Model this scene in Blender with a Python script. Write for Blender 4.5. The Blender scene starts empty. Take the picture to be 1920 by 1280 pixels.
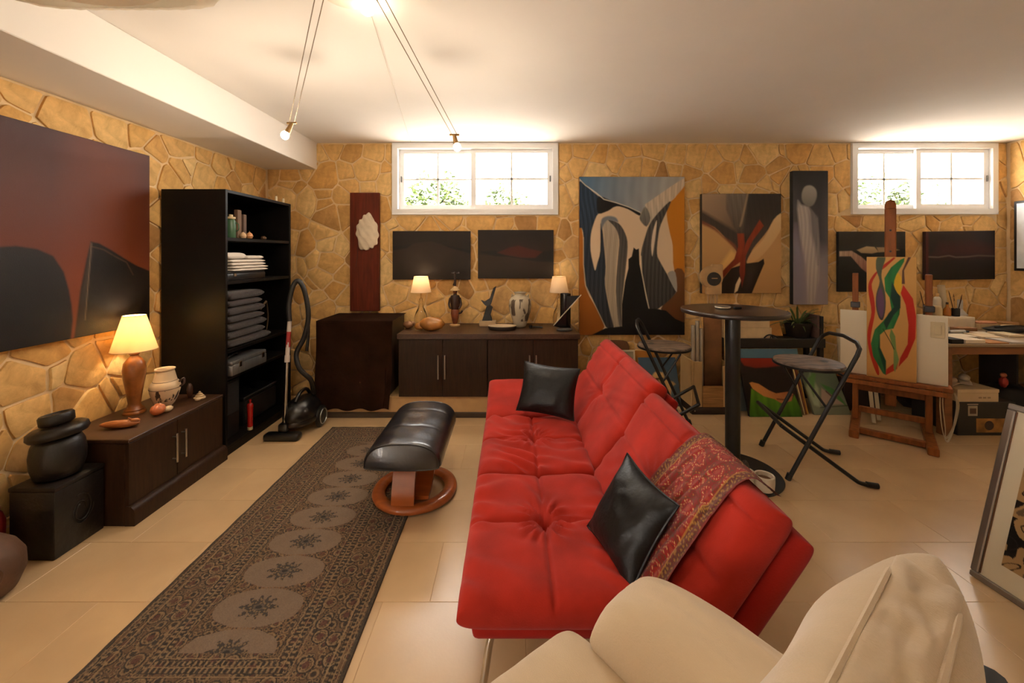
import bpy, bmesh, math, random
import numpy as np
from mathutils import Vector, Matrix, noise
random.seed(7); np.random.seed(7)
S = bpy.context.scene
COL = S.collection
# ---------------------------------------------------------------- camera
F, CX, CY, H = 760.0, 957.0, 478.0, 1.42      # focal length and vanishing point in photo pixels, eye height in metres
cam = bpy.data.cameras.new('camera'); cam.sensor_width = 36; cam.lens = 36*F/1920
cam.shift_x = (960-CX)/1920; cam.shift_y = (CY-640)/1920; cam.clip_start = 0.02
co = bpy.data.objects.new('camera', cam); COL.objects.link(co)
co.location = (0, 0, H); co.rotation_euler = (math.pi/2, 0, 0); S.camera = co
# ---------------------------------------------------------------- light and exposure
S.view_settings.view_transform = 'Standard'; S.view_settings.look = 'None'
S.view_settings.gamma = 1; S.view_settings.use_curve_mapping = False
S.view_settings.exposure = 0.2
WORLD_STRENGTH = 16.0
w = bpy.data.worlds.new('sky'); S.world = w; w.use_nodes = True
bg = w.node_tree.nodes['Background']; bg.inputs[0].default_value = (1.0, 0.975, 0.94, 1); bg.inputs[1].default_value = WORLD_STRENGTH
sun = bpy.data.lights.new('sun', 'SUN'); sun.energy = 480; sun.angle = .02; sun.color = (1, .965, .92)
so = bpy.data.objects.new('sun', sun); COL.objects.link(so); so.rotation_euler = (math.radians(38), 0, math.radians(6))   # high sun from behind the house on to the terrace
XL, XR, YB, YF, ZC = -2.465, 5.02, 4.10, -2.0, 2.553     # left/right wall, back wall, wall behind the camera, ceiling
def portal(name, loc, rot, sx, sy):
    l = bpy.data.lights.new(name, 'AREA'); l.shape = 'RECTANGLE'; l.size = sx; l.size_y = sy; l.cycles.is_portal = True
    o = bpy.data.objects.new(name, l); COL.objects.link(o); o.location = loc; o.rotation_euler = rot
W1 = (-1.165, 0.455, 1.852, 2.545)    # window_1 on the back wall: x0, x1, z0, z1
W2 = (3.465, 4.88, 1.856, 2.545)
D1 = (-1.5, -.6, 0.05, 2.1)           # glazed door added unseen for fill daylight, left wall behind the camera (y0, y1, z0, z1)
for i, q in enumerate((W1, W2)):
    portal('sky_portal', ((q[0]+q[1])/2, YB+.13, (q[2]+q[3])/2), (-math.pi/2, 0, 0), q[1]-q[0], q[3]-q[2])
portal('sky_portal', (XL-.13, (D1[0]+D1[1])/2, (D1[2]+D1[3])/2), (math.pi/2, 0, -math.pi/2), D1[1]-D1[0], D1[3]-D1[2])

# ---------------------------------------------------------------- helpers
def at(px, py, Y): return ((px-CX)/F*Y, Y, H-(py-CY)/F*Y)
def onz(px, py, Z): return at(px, py, (H-Z)*F/(py-CY))
def lin(c):
    c = np.asarray(c, float)/255.0
    return np.where(c <= .04045, c/12.92, ((c+.055)/1.055)**2.4)
def L4(c): return tuple(float(x) for x in lin(c)) + (1.0,)
MATS = {}
def M(name, col, rough=.6, metal=0, var=.12, vs=8, bump=0, bs=60, spec=.5, stretch=None, coat=0, trans=0, emit=None, es=0, sheen=0, sss=0):
    if name in MATS: return MATS[name]
    m = bpy.data.materials.new(name); m.use_nodes = True; t = m.node_tree; n = t.nodes; p = n['Principled BSDF']
    p.inputs['Roughness'].default_value = rough; p.inputs['Metallic'].default_value = metal
    p.inputs['Specular IOR Level'].default_value = spec; p.inputs['Coat Weight'].default_value = coat
    p.inputs['Transmission Weight'].default_value = trans; p.inputs['Sheen Weight'].default_value = sheen
    if emit: p.inputs['Emission Color'].default_value = L4(emit); p.inputs['Emission Strength'].default_value = es
    tc = n.new('ShaderNodeTexCoord'); mp = n.new('ShaderNodeMapping'); t.links.new(tc.outputs['Object'], mp.inputs[0])
    if stretch: mp.inputs['Scale'].default_value = stretch
    nz = n.new('ShaderNodeTexNoise'); nz.inputs['Scale'].default_value = vs; nz.inputs['Detail'].default_value = 5
    t.links.new(mp.outputs[0], nz.inputs['Vector'])
    mx = n.new('ShaderNodeMix'); mx.data_type = 'RGBA'
    a = lin(col); lo = np.clip(a*(1-var), 0, 1); hi = np.clip(a*(1+var), 0, 1)
    mx.inputs[6].default_value = (*lo, 1); mx.inputs[7].default_value = (*hi, 1)
    mr = n.new('ShaderNodeMapRange'); mr.inputs[1].default_value = .3; mr.inputs[2].default_value = .7
    t.links.new(nz.outputs['Fac'], mr.inputs[0]); t.links.new(mr.outputs[0], mx.inputs[0]); t.links.new(mx.outputs[2], p.inputs['Base Color'])
    if bump:
        b = n.new('ShaderNodeBump'); b.inputs['Strength'].default_value = bump; b.inputs['Distance'].default_value = .01
        n2 = n.new('ShaderNodeTexNoise'); n2.inputs['Scale'].default_value = bs; n2.inputs['Detail'].default_value = 4
        t.links.new(mp.outputs[0], n2.inputs['Vector']); t.links.new(n2.outputs['Fac'], b.inputs['Height']); t.links.new(b.outputs[0], p.inputs['Normal'])
    MATS[name] = m; return m
def attr_mat(name, rough=.55, bump=.15, bs=300, spec=.4, sheen=0):
    if name in MATS: return MATS[name]
    m = M(name, (128, 128, 128), rough, bump=bump, bs=bs, spec=spec, sheen=sheen); t = m.node_tree
    a = t.nodes.new('ShaderNodeAttribute'); a.attribute_name = 'paint'
    t.links.new(a.outputs['Color'], t.nodes['Principled BSDF'].inputs['Base Color']); return m
def off(p):
    v = Vector((0, 0, 0))
    while p: v += p.location; p = p.parent
    return v
def mesh(name, V, Fc, mat=None, o=None, w=0, smooth=False, label=None):
    me = bpy.data.meshes.new(name)
    if w and o is not None:
        k = off(o); V = [(a-k.x, b-k.y, c-k.z) for a, b, c in V]
    me.from_pydata([tuple(map(float, v)) for v in V], [], [list(map(int, f)) for f in Fc]); me.update()
    if smooth is True: me.polygons.foreach_set('use_smooth', [True]*len(me.polygons))
    elif smooth: me.shade_smooth(); me.set_sharp_from_angle(angle=math.radians(smooth))
    if mat: me.materials.append(mat)
    ob = bpy.data.objects.new(name, me); COL.objects.link(ob)
    if o is not None: ob.parent = o
    if label: ob['label'] = label
    return ob
def tag(o, label=None, cat=None, group=None, kind=None):
    if label: o['label'] = label
    if cat: o['category'] = cat
    if group: o['group'] = group
    if kind: o['kind'] = kind
    return o
def T(name, label, cat, loc=(0, 0, 0), rz=0, group=None, kind=None):
    o = bpy.data.objects.new(name, None); o.empty_display_size = .05; COL.objects.link(o)
    o.location = loc; o.rotation_euler = (0, 0, rz); return tag(o, label, cat, group, kind)
def bmobj(name, bm, mat, o=None, w=0, smooth=False, label=None):
    bm.normal_update(); V = [v.co[:] for v in bm.verts]; bm.verts.index_update()
    Fc = [[v.index for v in f.verts] for f in bm.faces]; bm.free()
    return mesh(name, V, Fc, mat, o, w, smooth, label)
def box(name, a, b, mat, o=None, w=0, bev=.004, seg=1, label=None, rot=None):
    """box from corner a to corner b, edges bevelled; rot = Matrix turned about the centre"""
    a, b = Vector(a), Vector(b); c = (a+b)/2; s = b-a
    bm = bmesh.new(); bmesh.ops.create_cube(bm, size=1)
    for v in bm.verts: v.co = Vector((v.co.x*s.x, v.co.y*s.y, v.co.z*s.z))
    if bev: bmesh.ops.bevel(bm, geom=bm.edges[:], offset=min(bev, .45*min(abs(x) for x in s)), segments=seg, affect='EDGES', profile=.5)
    for v in bm.verts: v.co = ((rot @ v.co) if rot else v.co) + c
    return bmobj(name, bm, mat, o, w, 35 if seg > 1 else False, label)
def bar(name, p, q, wx, wy, mat, o=None, w=0, bev=.003, up=(0, 0, 1), label=None):
    p, q = Vector(p), Vector(q); d = q-p; L = d.length; z = d.normalized(); u = Vector(up)
    if abs(z.dot(u)) > .98: u = Vector((0, 1, 0))
    x = u.cross(z).normalized(); y = z.cross(x); R = Matrix((x, y, z)).transposed(); c = (p+q)/2
    return box(name, c-Vector((wx, wy, L))/2, c+Vector((wx, wy, L))/2, mat, o, w, bev, 1, label, R)
def lathe(name, prof, mat, o=None, w=0, c=(0, 0, 0), n=28, smooth=40, tilt=None, label=None, sq=(1, 1)):
    V, Fc = [], []
    for r, z in prof:
        for i in range(n):
            a = 2*math.pi*i/n; V.append(Vector((r*math.cos(a)*sq[0], r*math.sin(a)*sq[1], z)))
    for j in range(len(prof)-1):
        for i in range(n):
            k = (i+1) % n; Fc.append((j*n+i, j*n+k, (j+1)*n+k, (j+1)*n+i))
    shut = prof[0] == prof[-1]
    if prof[0][0] > 1e-4 and not shut: Fc.append(tuple(range(n-1, -1, -1)))
    if prof[-1][0] > 1e-4 and not shut: Fc.append(tuple((len(prof)-1)*n+i for i in range(n)))
    if tilt: V = [tilt @ v for v in V]
    V = [(v.x+c[0], v.y+c[1], v.z+c[2]) for v in V]
    return mesh(name, V, Fc, mat, o, w, smooth, label)
def catmull(P, k=8, closed=False):
    P = [Vector(p) for p in P]; out = []; n = len(P)
    for i in range(n if closed else n-1):
        g = (lambda j: P[j % n]) if closed else (lambda j: P[max(0, min(n-1, j))])
        a, b, c, d = g(i-1), g(i), g(i+1), g(i+2)
        for s in range(k):
            t = s/k; out.append(.5*((2*b)+(c-a)*t+(2*a-5*b+4*c-d)*t*t+(3*b-a-3*c+d)*t**3))
    if not closed: out.append(P[-1])
    return out
def tube(name, P, r, mat, o=None, w=0, n=8, curve=0, closed=False, label=None, flat=None):
    P = catmull(P, curve, closed) if curve else [Vector(p) for p in P]
    m = len(P); V, Fc = [], []; u = None
    for i in range(m):
        d = (P[(i+1) % m]-P[i-1]) if closed else (P[min(m-1, i+1)]-P[max(0, i-1)])
        d.normalize()
        if u is None: u = d.orthogonal().normalized()
        u = (u-d*u.dot(d)).normalized(); v = d.cross(u); rr = r[i] if isinstance(r, (list, tuple)) and not curve else (r if not isinstance(r, (list, tuple)) else np.interp(i/(m-1), np.linspace(0, 1, len(r)), r))
        for j in range(n):
            a = 2*math.pi*j/n; V.append(P[i]+u*rr*math.cos(a)+v*rr*math.sin(a)*(flat or 1))
    for i in range(m if closed else m-1):
        for j in range(n):
            k = (j+1) % n; q = (i+1) % m; Fc.append((i*n+j, i*n+k, q*n+k, q*n+j))
    if not closed: Fc.append(tuple(range(n-1, -1, -1))); Fc.append(tuple((m-1)*n+j for j in range(n)))
    return mesh(name, [v[:] for v in V], Fc, mat, o, w, 50, label)
def prism(name, poly, org, ex, ey, depth, mat, o=None, w=0, bev=0, label=None, smooth=False):
    """outline poly in the plane (ex, ey) at org, given thickness depth along ex x ey"""
    org, ex, ey = Vector(org), Vector(ex), Vector(ey); ez = ex.cross(ey).normalized(); bm = bmesh.new()
    vs = [bm.verts.new(org+ex*a+ey*b) for a, b in poly]; f = bm.faces.new(vs)
    r = bmesh.ops.extrude_face_region(bm, geom=[f])
    for v in r['geom']:
        if isinstance(v, bmesh.types.BMVert): v.co += ez*depth
    bmesh.ops.recalc_face_normals(bm, faces=bm.faces[:])
    if bev: bmesh.ops.bevel(bm, geom=bm.edges[:], offset=bev, segments=1, affect='EDGES')
    return bmobj(name, bm, mat, o, w, smooth, label)
def nz(x, y, z, s=1): return noise.noise(Vector((x*s, y*s, z*s)))
def blob(name, c, r, mat, o=None, w=0, amp=.15, fr=3, nu=24, nv=14, fn=None, rot=None, label=None):
    V, Fc = [], []; rx, ry, rz = r if isinstance(r, (tuple, list)) else (r, r, r)
    for j in range(nv+1):
        th = math.pi*j/nv
        for i in range(nu):
            a = 2*math.pi*i/nu; d = Vector((math.sin(th)*math.cos(a), math.sin(th)*math.sin(a), math.cos(th)))
            k = 1+amp*nz(d.x+c[0]*7, d.y+c[1]*5, d.z, fr)
            if fn: k *= fn(d, a, th)
            p = Vector((d.x*rx*k, d.y*ry*k, d.z*rz*k)); p = rot @ p if rot else p; V.append((p.x+c[0], p.y+c[1], p.z+c[2]))
    for j in range(nv):
        for i in range(nu):
            k = (i+1) % nu; Fc.append((j*nu+i, (j+1)*nu+i, (j+1)*nu+k, j*nu+k))
    return mesh(name, V, Fc, mat, o, w, True, label)
def cushion(name, org, ex, ey, ez, L, mat, o=None, w=0, n=(40, 40), p=8, q=.35, fn=None, pinch=0, lo=1.0, label=None, paint=None):
    """stuffed pad centred at org, sizes L along ex, ey, ez; fn(u,v) adds height to its face"""
    org, ex, ey, ez = Vector(org), Vector(ex).normalized(), Vector(ey).normalized(), Vector(ez).normalized()
    nu, nv = n; us = [math.sin(math.pi/2*(2*i/nu-1)) for i in range(nu+1)]; vs = [math.sin(math.pi/2*(2*j/nv-1)) for j in range(nv+1)]
    V, Fc = [], []; idx = {}
    for s in (1, -1):
        for i, u in enumerate(us):
            for j, v in enumerate(vs):
                e = max(0, (1-abs(u)**p)*(1-abs(v)**p))**q; edge = i in (0, nu) or j in (0, nv)
                if s == -1 and edge: idx[(s, i, j)] = idx[(1, i, j)]; continue
                z = s*L[2]/2*e*(1 if s == 1 else lo)
                if fn and s == 1 and not edge: z += fn(u, v)*min(1, e*1.2)
                k1 = 1-pinch*(1-v*v)*abs(u)**3; k2 = 1-pinch*(1-u*u)*abs(v)**3
                # round the outline's corners a little
                idx[(s, i, j)] = len(V); V.append((org+ex*(u*L[0]/2*k1)+ey*(v*L[1]/2*k2)+ez*z)[:])
    for s in (1, -1):
        for i in range(nu):
            for j in range(nv):
                f = (idx[(s, i, j)], idx[(s, i+1, j)], idx[(s, i+1, j+1)], idx[(s, i, j+1)])
                Fc.append(f if s == 1 else f[::-1])
    if ex.cross(ey).dot(ez) < 0: Fc = [f[::-1] for f in Fc]
    return mesh(name, V, Fc, mat, o, w, True, label)
# ---------------------------------------------------------------- painting on fine grids (flat print as point colours)
class Art:
    def __init__(s, X, Y, bg): s.X, s.Y = X, Y; s.C = np.zeros(X.shape+(3,)); s.C[:] = lin(bg)
    def mask(s, P, soft=1.0, curve=0):
        P = [(p[0], p[1], 0) for p in P]
        if curve: P = catmull(P, curve, True)
        P = np.array([(p[0], p[1]) for p in P]); ins = np.zeros(s.X.shape, bool); D = np.full(s.X.shape, 1e9)
        for i in range(len(P)):
            (x0, y0), (x1, y1) = P[i-1], P[i]
            if y0 != y1:
                c = ((y0 > s.Y) != (y1 > s.Y)) & (s.X < (x1-x0)*(s.Y-y0)/(y1-y0)+x0); ins ^= c
            dx, dy = x1-x0, y1-y0; q = dx*dx+dy*dy+1e-9; t = np.clip(((s.X-x0)*dx+(s.Y-y0)*dy)/q, 0, 1)
            D = np.minimum(D, np.hypot(s.X-x0-t*dx, s.Y-y0-t*dy))
        return np.clip(.5+np.where(ins, D, -D)/(2*soft), 0, 1)
    def poly(s, P, c, c2=None, axis=(0, 1), soft=1.0, streak=0, sf=.08, curve=0, al=1.0):
        m = s.mask(P, soft, curve)*al; col = np.empty_like(s.C); col[:] = lin(c)
        if c2 is not None:
            t = s.X*axis[0]+s.Y*axis[1]; sel = m > .01
            if sel.any():
                a, b = t[sel].min(), t[sel].max(); t = np.clip((t-a)/(b-a+1e-6), 0, 1)[..., None]; col = col*(1-t)+lin(c2)*t
        if streak: col = col*(1+streak*(np.sin(sf*(s.X*1.0+16*np.sin(s.Y*.009))*2.1+1.5*np.sin(s.Y*.013))*.6+.4*np.sin(sf*4.7*(s.X+20*np.sin(s.Y*.007)))))[..., None]
        s.C = s.C*(1-m[..., None])+np.clip(col, 0, 1)*m[..., None]
    def grad(s, c, c2, axis=(0, 1)):
        t = s.X*axis[0]+s.Y*axis[1]; t = ((t-t.min())/(t.max()-t.min()))[..., None]; s.C = lin(c)*(1-t)+lin(c2)*t
    def line(s, P, wd, c, soft=1.0, al=1.0):
        D = np.full(s.X.shape, 1e9)
        for (x0, y0), (x1, y1) in zip(P, P[1:]):
            dx, dy = x1-x0, y1-y0; q = dx*dx+dy*dy+1e-9; t = np.clip(((s.X-x0)*dx+(s.Y-y0)*dy)/q, 0, 1)
            D = np.minimum(D, np.hypot(s.X-x0-t*dx, s.Y-y0-t*dy))
        m = np.clip(.5+(wd/2-D)/(2*soft), 0, 1)[..., None]*al; s.C = s.C*(1-m)+lin(c)*m
def grid_paint(name, org, ex, ey, wd, ht, nx, ny, fn, mat, o=None, w=0, zfn=None, label=None):
    """sheet nx x ny cells; org = top-left corner, ex to the right, ey down; fn(U,V) in 0..1 gives linear rgb"""
    U, Vv = np.meshgrid(np.linspace(0, 1, nx+1), np.linspace(0, 1, ny+1)); C = fn(U, Vv)
    org, ex, ey = np.array(org, float), np.array(ex, float), np.array(ey, float)
    P = org+U[..., None]*wd*ex+Vv[..., None]*ht*ey
    if zfn is not None: P = zfn(U, Vv, P)
    if w and o is not None: P = P-np.array(off(o)[:])
    return sheet(name, P, C, mat, o, label)
def sheet(name, P, C, mat, o=None, label=None, smooth=False, flip=False):
    ny, nx = P.shape[0]-1, P.shape[1]-1
    me = bpy.data.meshes.new(name); nv = (nx+1)*(ny+1); me.vertices.add(nv); me.vertices.foreach_set('co', P.reshape(-1).astype(np.float32))
    i, j = np.meshgrid(np.arange(nx), np.arange(ny)); a = (j*(nx+1)+i).ravel()
    q = np.stack([a, a+nx+1, a+nx+2, a+1] if not flip else [a, a+1, a+nx+2, a+nx+1], 1).ravel()
    me.loops.add(4*nx*ny); me.loops.foreach_set('vertex_index', q.astype(np.int32))
    me.polygons.add(nx*ny); me.polygons.foreach_set('loop_start', np.arange(0, 4*nx*ny, 4, dtype=np.int32))
    if smooth: me.polygons.foreach_set('use_smooth', np.ones(nx*ny, bool))
    me.update(calc_edges=True)
    at_ = me.attributes.new('paint', 'FLOAT_COLOR', 'POINT'); at_.data.foreach_set('color', np.concatenate([np.clip(C, 0, 1).reshape(-1, 3), np.ones((nv, 1))], 1).astype(np.float32).ravel())
    me.materials.append(mat); ob = bpy.data.objects.new(name, me); COL.objects.link(ob)
    if o is not None: ob.parent = o
    if label: ob['label'] = label
    return ob
PAINT = attr_mat('oil_paint', .6, .12, 260, .2)
def canvas(name, label, cat, tl, tr, bl, thick, art, rect, cell=.004, edge=(60, 45, 35), group=None, nrm=None, mat=None):
    """stretched canvas: front face corners tl, tr, bl (world); art(A) paints in the coordinates of rect = x0, y0, x1, y1"""
    tl, tr, bl = Vector(tl), Vector(tr), Vector(bl); ex, ey = (tr-tl), (bl-tl); wd, ht = ex.length, ey.length; ex.normalize(); ey.normalize()
    n = ey.cross(ex).normalized()                                       # towards the viewer
    if nrm is not None and n.dot(Vector(nrm)) < 0: n = -n
    base = bl+ex*wd/2-n*thick; o = T(name, label, cat, base, 0, group)
    em = M('canvas_edge_%d_%d_%d' % edge, edge, .8)
    c = tl+ex*wd/2+ey*ht/2-n*(thick/2+.0008); R = Matrix((ex, -ey, n)).transposed()
    if R.determinant() < 0: R = Matrix((-ex, -ey, n)).transposed()
    box('stretcher', c-Vector((wd, ht, thick-.001))/2, c+Vector((wd, ht, thick-.001))/2, em, o, 1, .002, 1, None, R)
    def fn(U, V):
        A = Art(rect[0]+U*(rect[2]-rect[0]), rect[1]+V*(rect[3]-rect[1]), (128, 128, 128)); art(A); return A.C
    m_ = .0025
    grid_paint('painted_face', tl+ex*m_+ey*m_, ex, ey, wd-2*m_, ht-2*m_, max(8, int(wd/cell)), max(8, int(ht/cell)), fn, mat or PAINT, o, 1)
    return o
# ---------------------------------------------------------------- materials of the room
plaster = M('white_plaster', (238, 232, 224), .85, var=.02, vs=2, bump=.03, bs=40)
mortar = M('mortar', (228, 198, 150), .9, var=.1, vs=6, bump=.25, bs=50)
def stone_mat():
    m = M('amber_stone', (206, 156, 84), .7, var=.2, vs=9, bump=.45, bs=22, spec=.2); t = m.node_tree; n = t.nodes
    oi = n.new('ShaderNodeObjectInfo'); ge = n.new('ShaderNodeNewGeometry'); ad = n.new('ShaderNodeMath'); ad.operation = 'ADD'
    fr = n.new('ShaderNodeMath'); fr.operation = 'FRACT'
    t.links.new(oi.outputs['Random'], ad.inputs[0]); t.links.new(ge.outputs['Random Per Island'], ad.inputs[1]); t.links.new(ad.outputs[0], fr.inputs[0])
    cr = n.new('ShaderNodeValToRGB'); e = cr.color_ramp.elements
    e[0].position = 0; e[0].color = L4((206, 160, 96)); e[1].position = 1; e[1].color = L4((226, 190, 132))
    for p, c in ((.1, (220, 178, 114)), (.3, (226, 188, 126)), (.45, (212, 164, 96)), (.62, (232, 200, 142)), (.8, (220, 176, 108)), (.965, (176, 134, 84))):
        x = e.new(p); x.color = L4(c)
    t.links.new(fr.outputs[0], cr.inputs[0])
    tc = n['Texture Coordinate']
    n1 = n.new('ShaderNodeTexNoise'); n1.inputs['Scale'].default_value = 13; n1.inputs['Detail'].default_value = 6; n1.inputs['Roughness'].default_value = .62
    n1.inputs['Distortion'].default_value = .6
    t.links.new(tc.outputs['Object'], n1.inputs['Vector'])
    r2 = n.new('ShaderNodeValToRGB'); f = r2.color_ramp.elements; f[0].position = .32; f[0].color = (.72, .66, .56, 1); f[1].position = .68; f[1].color = (1.18, 1.16, 1.1, 1)
    t.links.new(n1.outputs['Fac'], r2.inputs[0])
    mu = n.new('ShaderNodeMix'); mu.data_type = 'RGBA'; mu.blend_type = 'MULTIPLY'; mu.inputs[0].default_value = .8
    t.links.new(cr.outputs[0], mu.inputs[6]); t.links.new(r2.outputs[0], mu.inputs[7]); t.links.new(mu.outputs[2], n['Principled BSDF'].inputs['Base Color'])
    return m
STONE = stone_mat()
# ---------------------------------------------------------------- walls
def wall_panels(name, rects, y0, y1, mat, axis):
    """wall slab made of rectangles (a0,a1,z0,z1) between depth y0 and y1 along the other axis"""
    V, Fc = [], []
    for a0, a1, z0, z1 in rects:
        k = len(V)
        for a in (a0, a1):
            for d in (y0, y1):
                for z in (z0, z1): V.append((a, d, z) if axis == 'x' else (d, a, z))
        Fc += [[k+i for i in f] for f in ((0, 1, 3, 2), (4, 6, 7, 5), (0, 4, 5, 1), (2, 3, 7, 6), (0, 2, 6, 4), (1, 5, 7, 3))]
    return tag(mesh(name, V, Fc, mat), kind='structure')
xs = [XL-.25, W1[0], W1[1], W2[0], W2[1], XR+.25]
TH = .22
wall_back = wall_panels('wall_back', [(xs[0], xs[1], -.05, ZC+.2), (xs[1], xs[2], -.05, W1[2]), (xs[1], xs[2], W1[3], ZC+.2), (xs[2], xs[3], -.05, ZC+.2),
            (xs[3], xs[4], -.05, W2[2]), (xs[3], xs[4], W2[3], ZC+.2), (xs[4], xs[5], -.05, ZC+.2)], YB, YB+TH, mortar, 'x')
wall_left = wall_panels('wall_left', [(YF-.2, D1[0], -.05, ZC+.2), (D1[1], YB, -.05, ZC+.2), (D1[0], D1[1], D1[3], ZC+.2), (D1[0], D1[1], -.05, D1[2])], XL-.25, XL, mortar, 'y')
wall_right = wall_panels('wall_right', [(YF-.2, YB, -.05, ZC+.2)], XR, XR+.25, mortar, 'y')
wall_front = wall_panels('wall_front', [(XL-.25, XR+.25, -.05, ZC+.2)], YF-.2, YF, plaster, 'x')
tag(box('ceiling', (XL-.2, YF-.1, ZC), (XR+.2, YB+.1, ZC+.2), plaster, bev=0), kind='structure')
tag(box('trim_1', (XL+.001, YF+.01, 2.283), (-1.953, YB-.001, ZC-.001), plaster, bev=.004), kind='structure', label='white boxed-in ceiling beam along the left wall')

def voronoi(x0, x1, y0, y1, n, jit=.95, seed=1):
    rnd = random.Random(seed); A = (x1-x0)*(y1-y0); s = math.sqrt(A/n); nx = max(1, round((x1-x0)/s)); ny = max(1, round((y1-y0)/s)); P = []
    for j in range(ny):
        for i in range(nx):
            P.append((x0+(i+.5+(.25 if j % 2 else -.25)+rnd.uniform(-.5, .5)*jit)*(x1-x0)/nx, y0+(j+.5+rnd.uniform(-.5, .5)*jit)*(y1-y0)/ny, (rnd.random()**2)*.55*s*s))
    cells = []
    for i, (px, py, pw) in enumerate(P):
        poly = [(x0, y0), (x1, y0), (x1, y1), (x0, y1)]
        near = sorted(range(len(P)), key=lambda k: (P[k][0]-px)**2+(P[k][1]-py)**2)[1:26]
        for k in near:
            qx, qy, qw = P[k]; nx_, ny_ = qx-px, qy-py; d2 = nx_*nx_+ny_*ny_; c = (qx*qx+qy*qy-px*px-py*py+pw-qw)/2
            out = []
            for a in range(len(poly)):
                A_, B_ = poly[a-1], poly[a]; da = A_[0]*nx_+A_[1]*ny_-c; db = B_[0]*nx_+B_[1]*ny_-c
                if (da <= 0) != (db <= 0):
                    t = da/(da-db); out.append((A_[0]+(B_[0]-A_[0])*t, A_[1]+(B_[1]-A_[1])*t))
                if db <= 0: out.append(B_)
            poly = out
            if len(poly) < 3: break
        if len(poly) >= 3: cells.append(poly)
    return cells
def area(P): return .5*abs(sum(P[i-1][0]*P[i][1]-P[i][0]*P[i-1][1] for i in range(len(P))))
def inset(P, d):
    """move every edge of a convex outline inwards by d"""
    if sum(P[i-1][0]*P[i][1]-P[i][0]*P[i-1][1] for i in range(len(P))) < 0: P = P[::-1]
    out = list(P)
    for i in range(len(P)):
        (ax, ay), (bx, by) = P[i-1], P[i]; L = math.hypot(bx-ax, by-ay)
        if L < 1e-6: continue
        nx_, ny_ = -(by-ay)/L, (bx-ax)/L; c = ax*nx_+ay*ny_+d; res = []
        for a in range(len(out)):
            A_, B_ = out[a-1], out[a]; da = A_[0]*nx_+A_[1]*ny_-c; db = B_[0]*nx_+B_[1]*ny_-c
            if (da >= 0) != (db >= 0):
                t = da/(da-db); res.append((A_[0]+(B_[0]-A_[0])*t, A_[1]+(B_[1]-A_[1])*t))
            if db >= 0: res.append(B_)
        out = res
        if len(out) < 3: return None
    return out
def chaikin(P):
    o = []
    for i in range(len(P)):
        a, b = P[i-1], P[i]; o.append((a[0]*.86+b[0]*.14, a[1]*.86+b[1]*.14)); o.append((a[0]*.14+b[0]*.86, a[1]*.14+b[1]*.86))
    return o
def clip_rect(P, r):
    """part of outline P outside rectangle r: keeps the largest side piece"""
    x0, x1, y0, y1 = r; best = None
    for nx_, ny_, c in ((-1, 0, -x0), (1, 0, x1), (0, -1, -y0), (0, 1, y1)):
        out = []
        for a in range(len(P)):
            A_, B_ = P[a-1], P[a]; da = A_[0]*nx_+A_[1]*ny_-c; db = B_[0]*nx_+B_[1]*ny_-c
            if (da >= 0) != (db >= 0):
                t = da/(da-db); out.append((A_[0]+(B_[0]-A_[0])*t, A_[1]+(B_[1]-A_[1])*t))
            if db >= 0: out.append(B_)
        if len(out) >= 3 and (best is None or area(out) > area(best)): best = out
    return best
def stones(wall, x0, x1, y0, y1, n, to3, holes=(), hidden=(), seed=1):
    rnd = random.Random(seed); L = []
    for P in voronoi(x0, x1, y0, y1, n, seed=seed):
        for h in holes:
            q = clip_rect(P, h); P = q
            if P is None: break
        if P is None or area(P) < .0015: continue
        Q = inset(P, .0072)
        if not Q or area(Q) < .0012: continue
        cx = sum(p[0] for p in Q)/len(Q); cy = sum(p[1] for p in Q)/len(Q)
        hid = any(h[0] < cx < h[1] and h[2] < cy < h[3] for h in hidden)
        L.append((hid, -area(Q), Q, cx, cy))
    L.sort(key=lambda t: (t[0], t[1])); restV, restF = [], []
    for k, (hid, _, Q, cx, cy) in enumerate(L):
        Q2 = []
        for i in range(len(Q)):
            A_, B_ = Q[i-1], Q[i]; l_ = math.hypot(B_[0]-A_[0], B_[1]-A_[1]); Q2.append(A_)
            if l_ > .06: k_ = rnd.uniform(-.0045, .0045); Q2.append(((A_[0]+B_[0])/2-(B_[1]-A_[1])/l_*k_, (A_[1]+B_[1])/2+(B_[0]-A_[0])/l_*k_))
        Q = Q2; R = chaikin(Q); m = len(R); h = rnd.uniform(.009, .016); tx, ty = rnd.uniform(-.02, .02), rnd.uniform(-.02, .02)
        V = []
        for s, d in ((1, 0.0), (.985, h*.75), (.90, h)):
            for x, y in R:
                X, Y = cx+(x-cx)*s, cy+(y-cy)*s; dd = d+((X-cx)*tx+(Y-cy)*ty if d else -.004)
                V.append((X-cx, Y-cy, dd))
        Fc = [tuple(range(2*m, 3*m))]
        for a in range(2):
            for i in range(m):
                j = (i+1) % m; Fc.append((a*m+i, a*m+j, (a+1)*m+j, (a+1)*m+i))
        if k < 290:
            c = to3(cx, cy, 0); W = [tuple(np.array(to3(cx+v[0], cy+v[1], v[2]))-np.array(c)) for v in V]
            ob = mesh('stone', W, Fc, STONE, wall, 0, 38); ob.location = c
        else:
            b = len(restV); restV += [to3(cx+v[0], cy+v[1], v[2]) for v in V]; restF += [[b+i for i in f] for f in Fc]
    if restV: tag(mesh('stone_infill', restV, restF, STONE, wall, 0, 38), kind='stuff')
    return len(L)
g = .03
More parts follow.
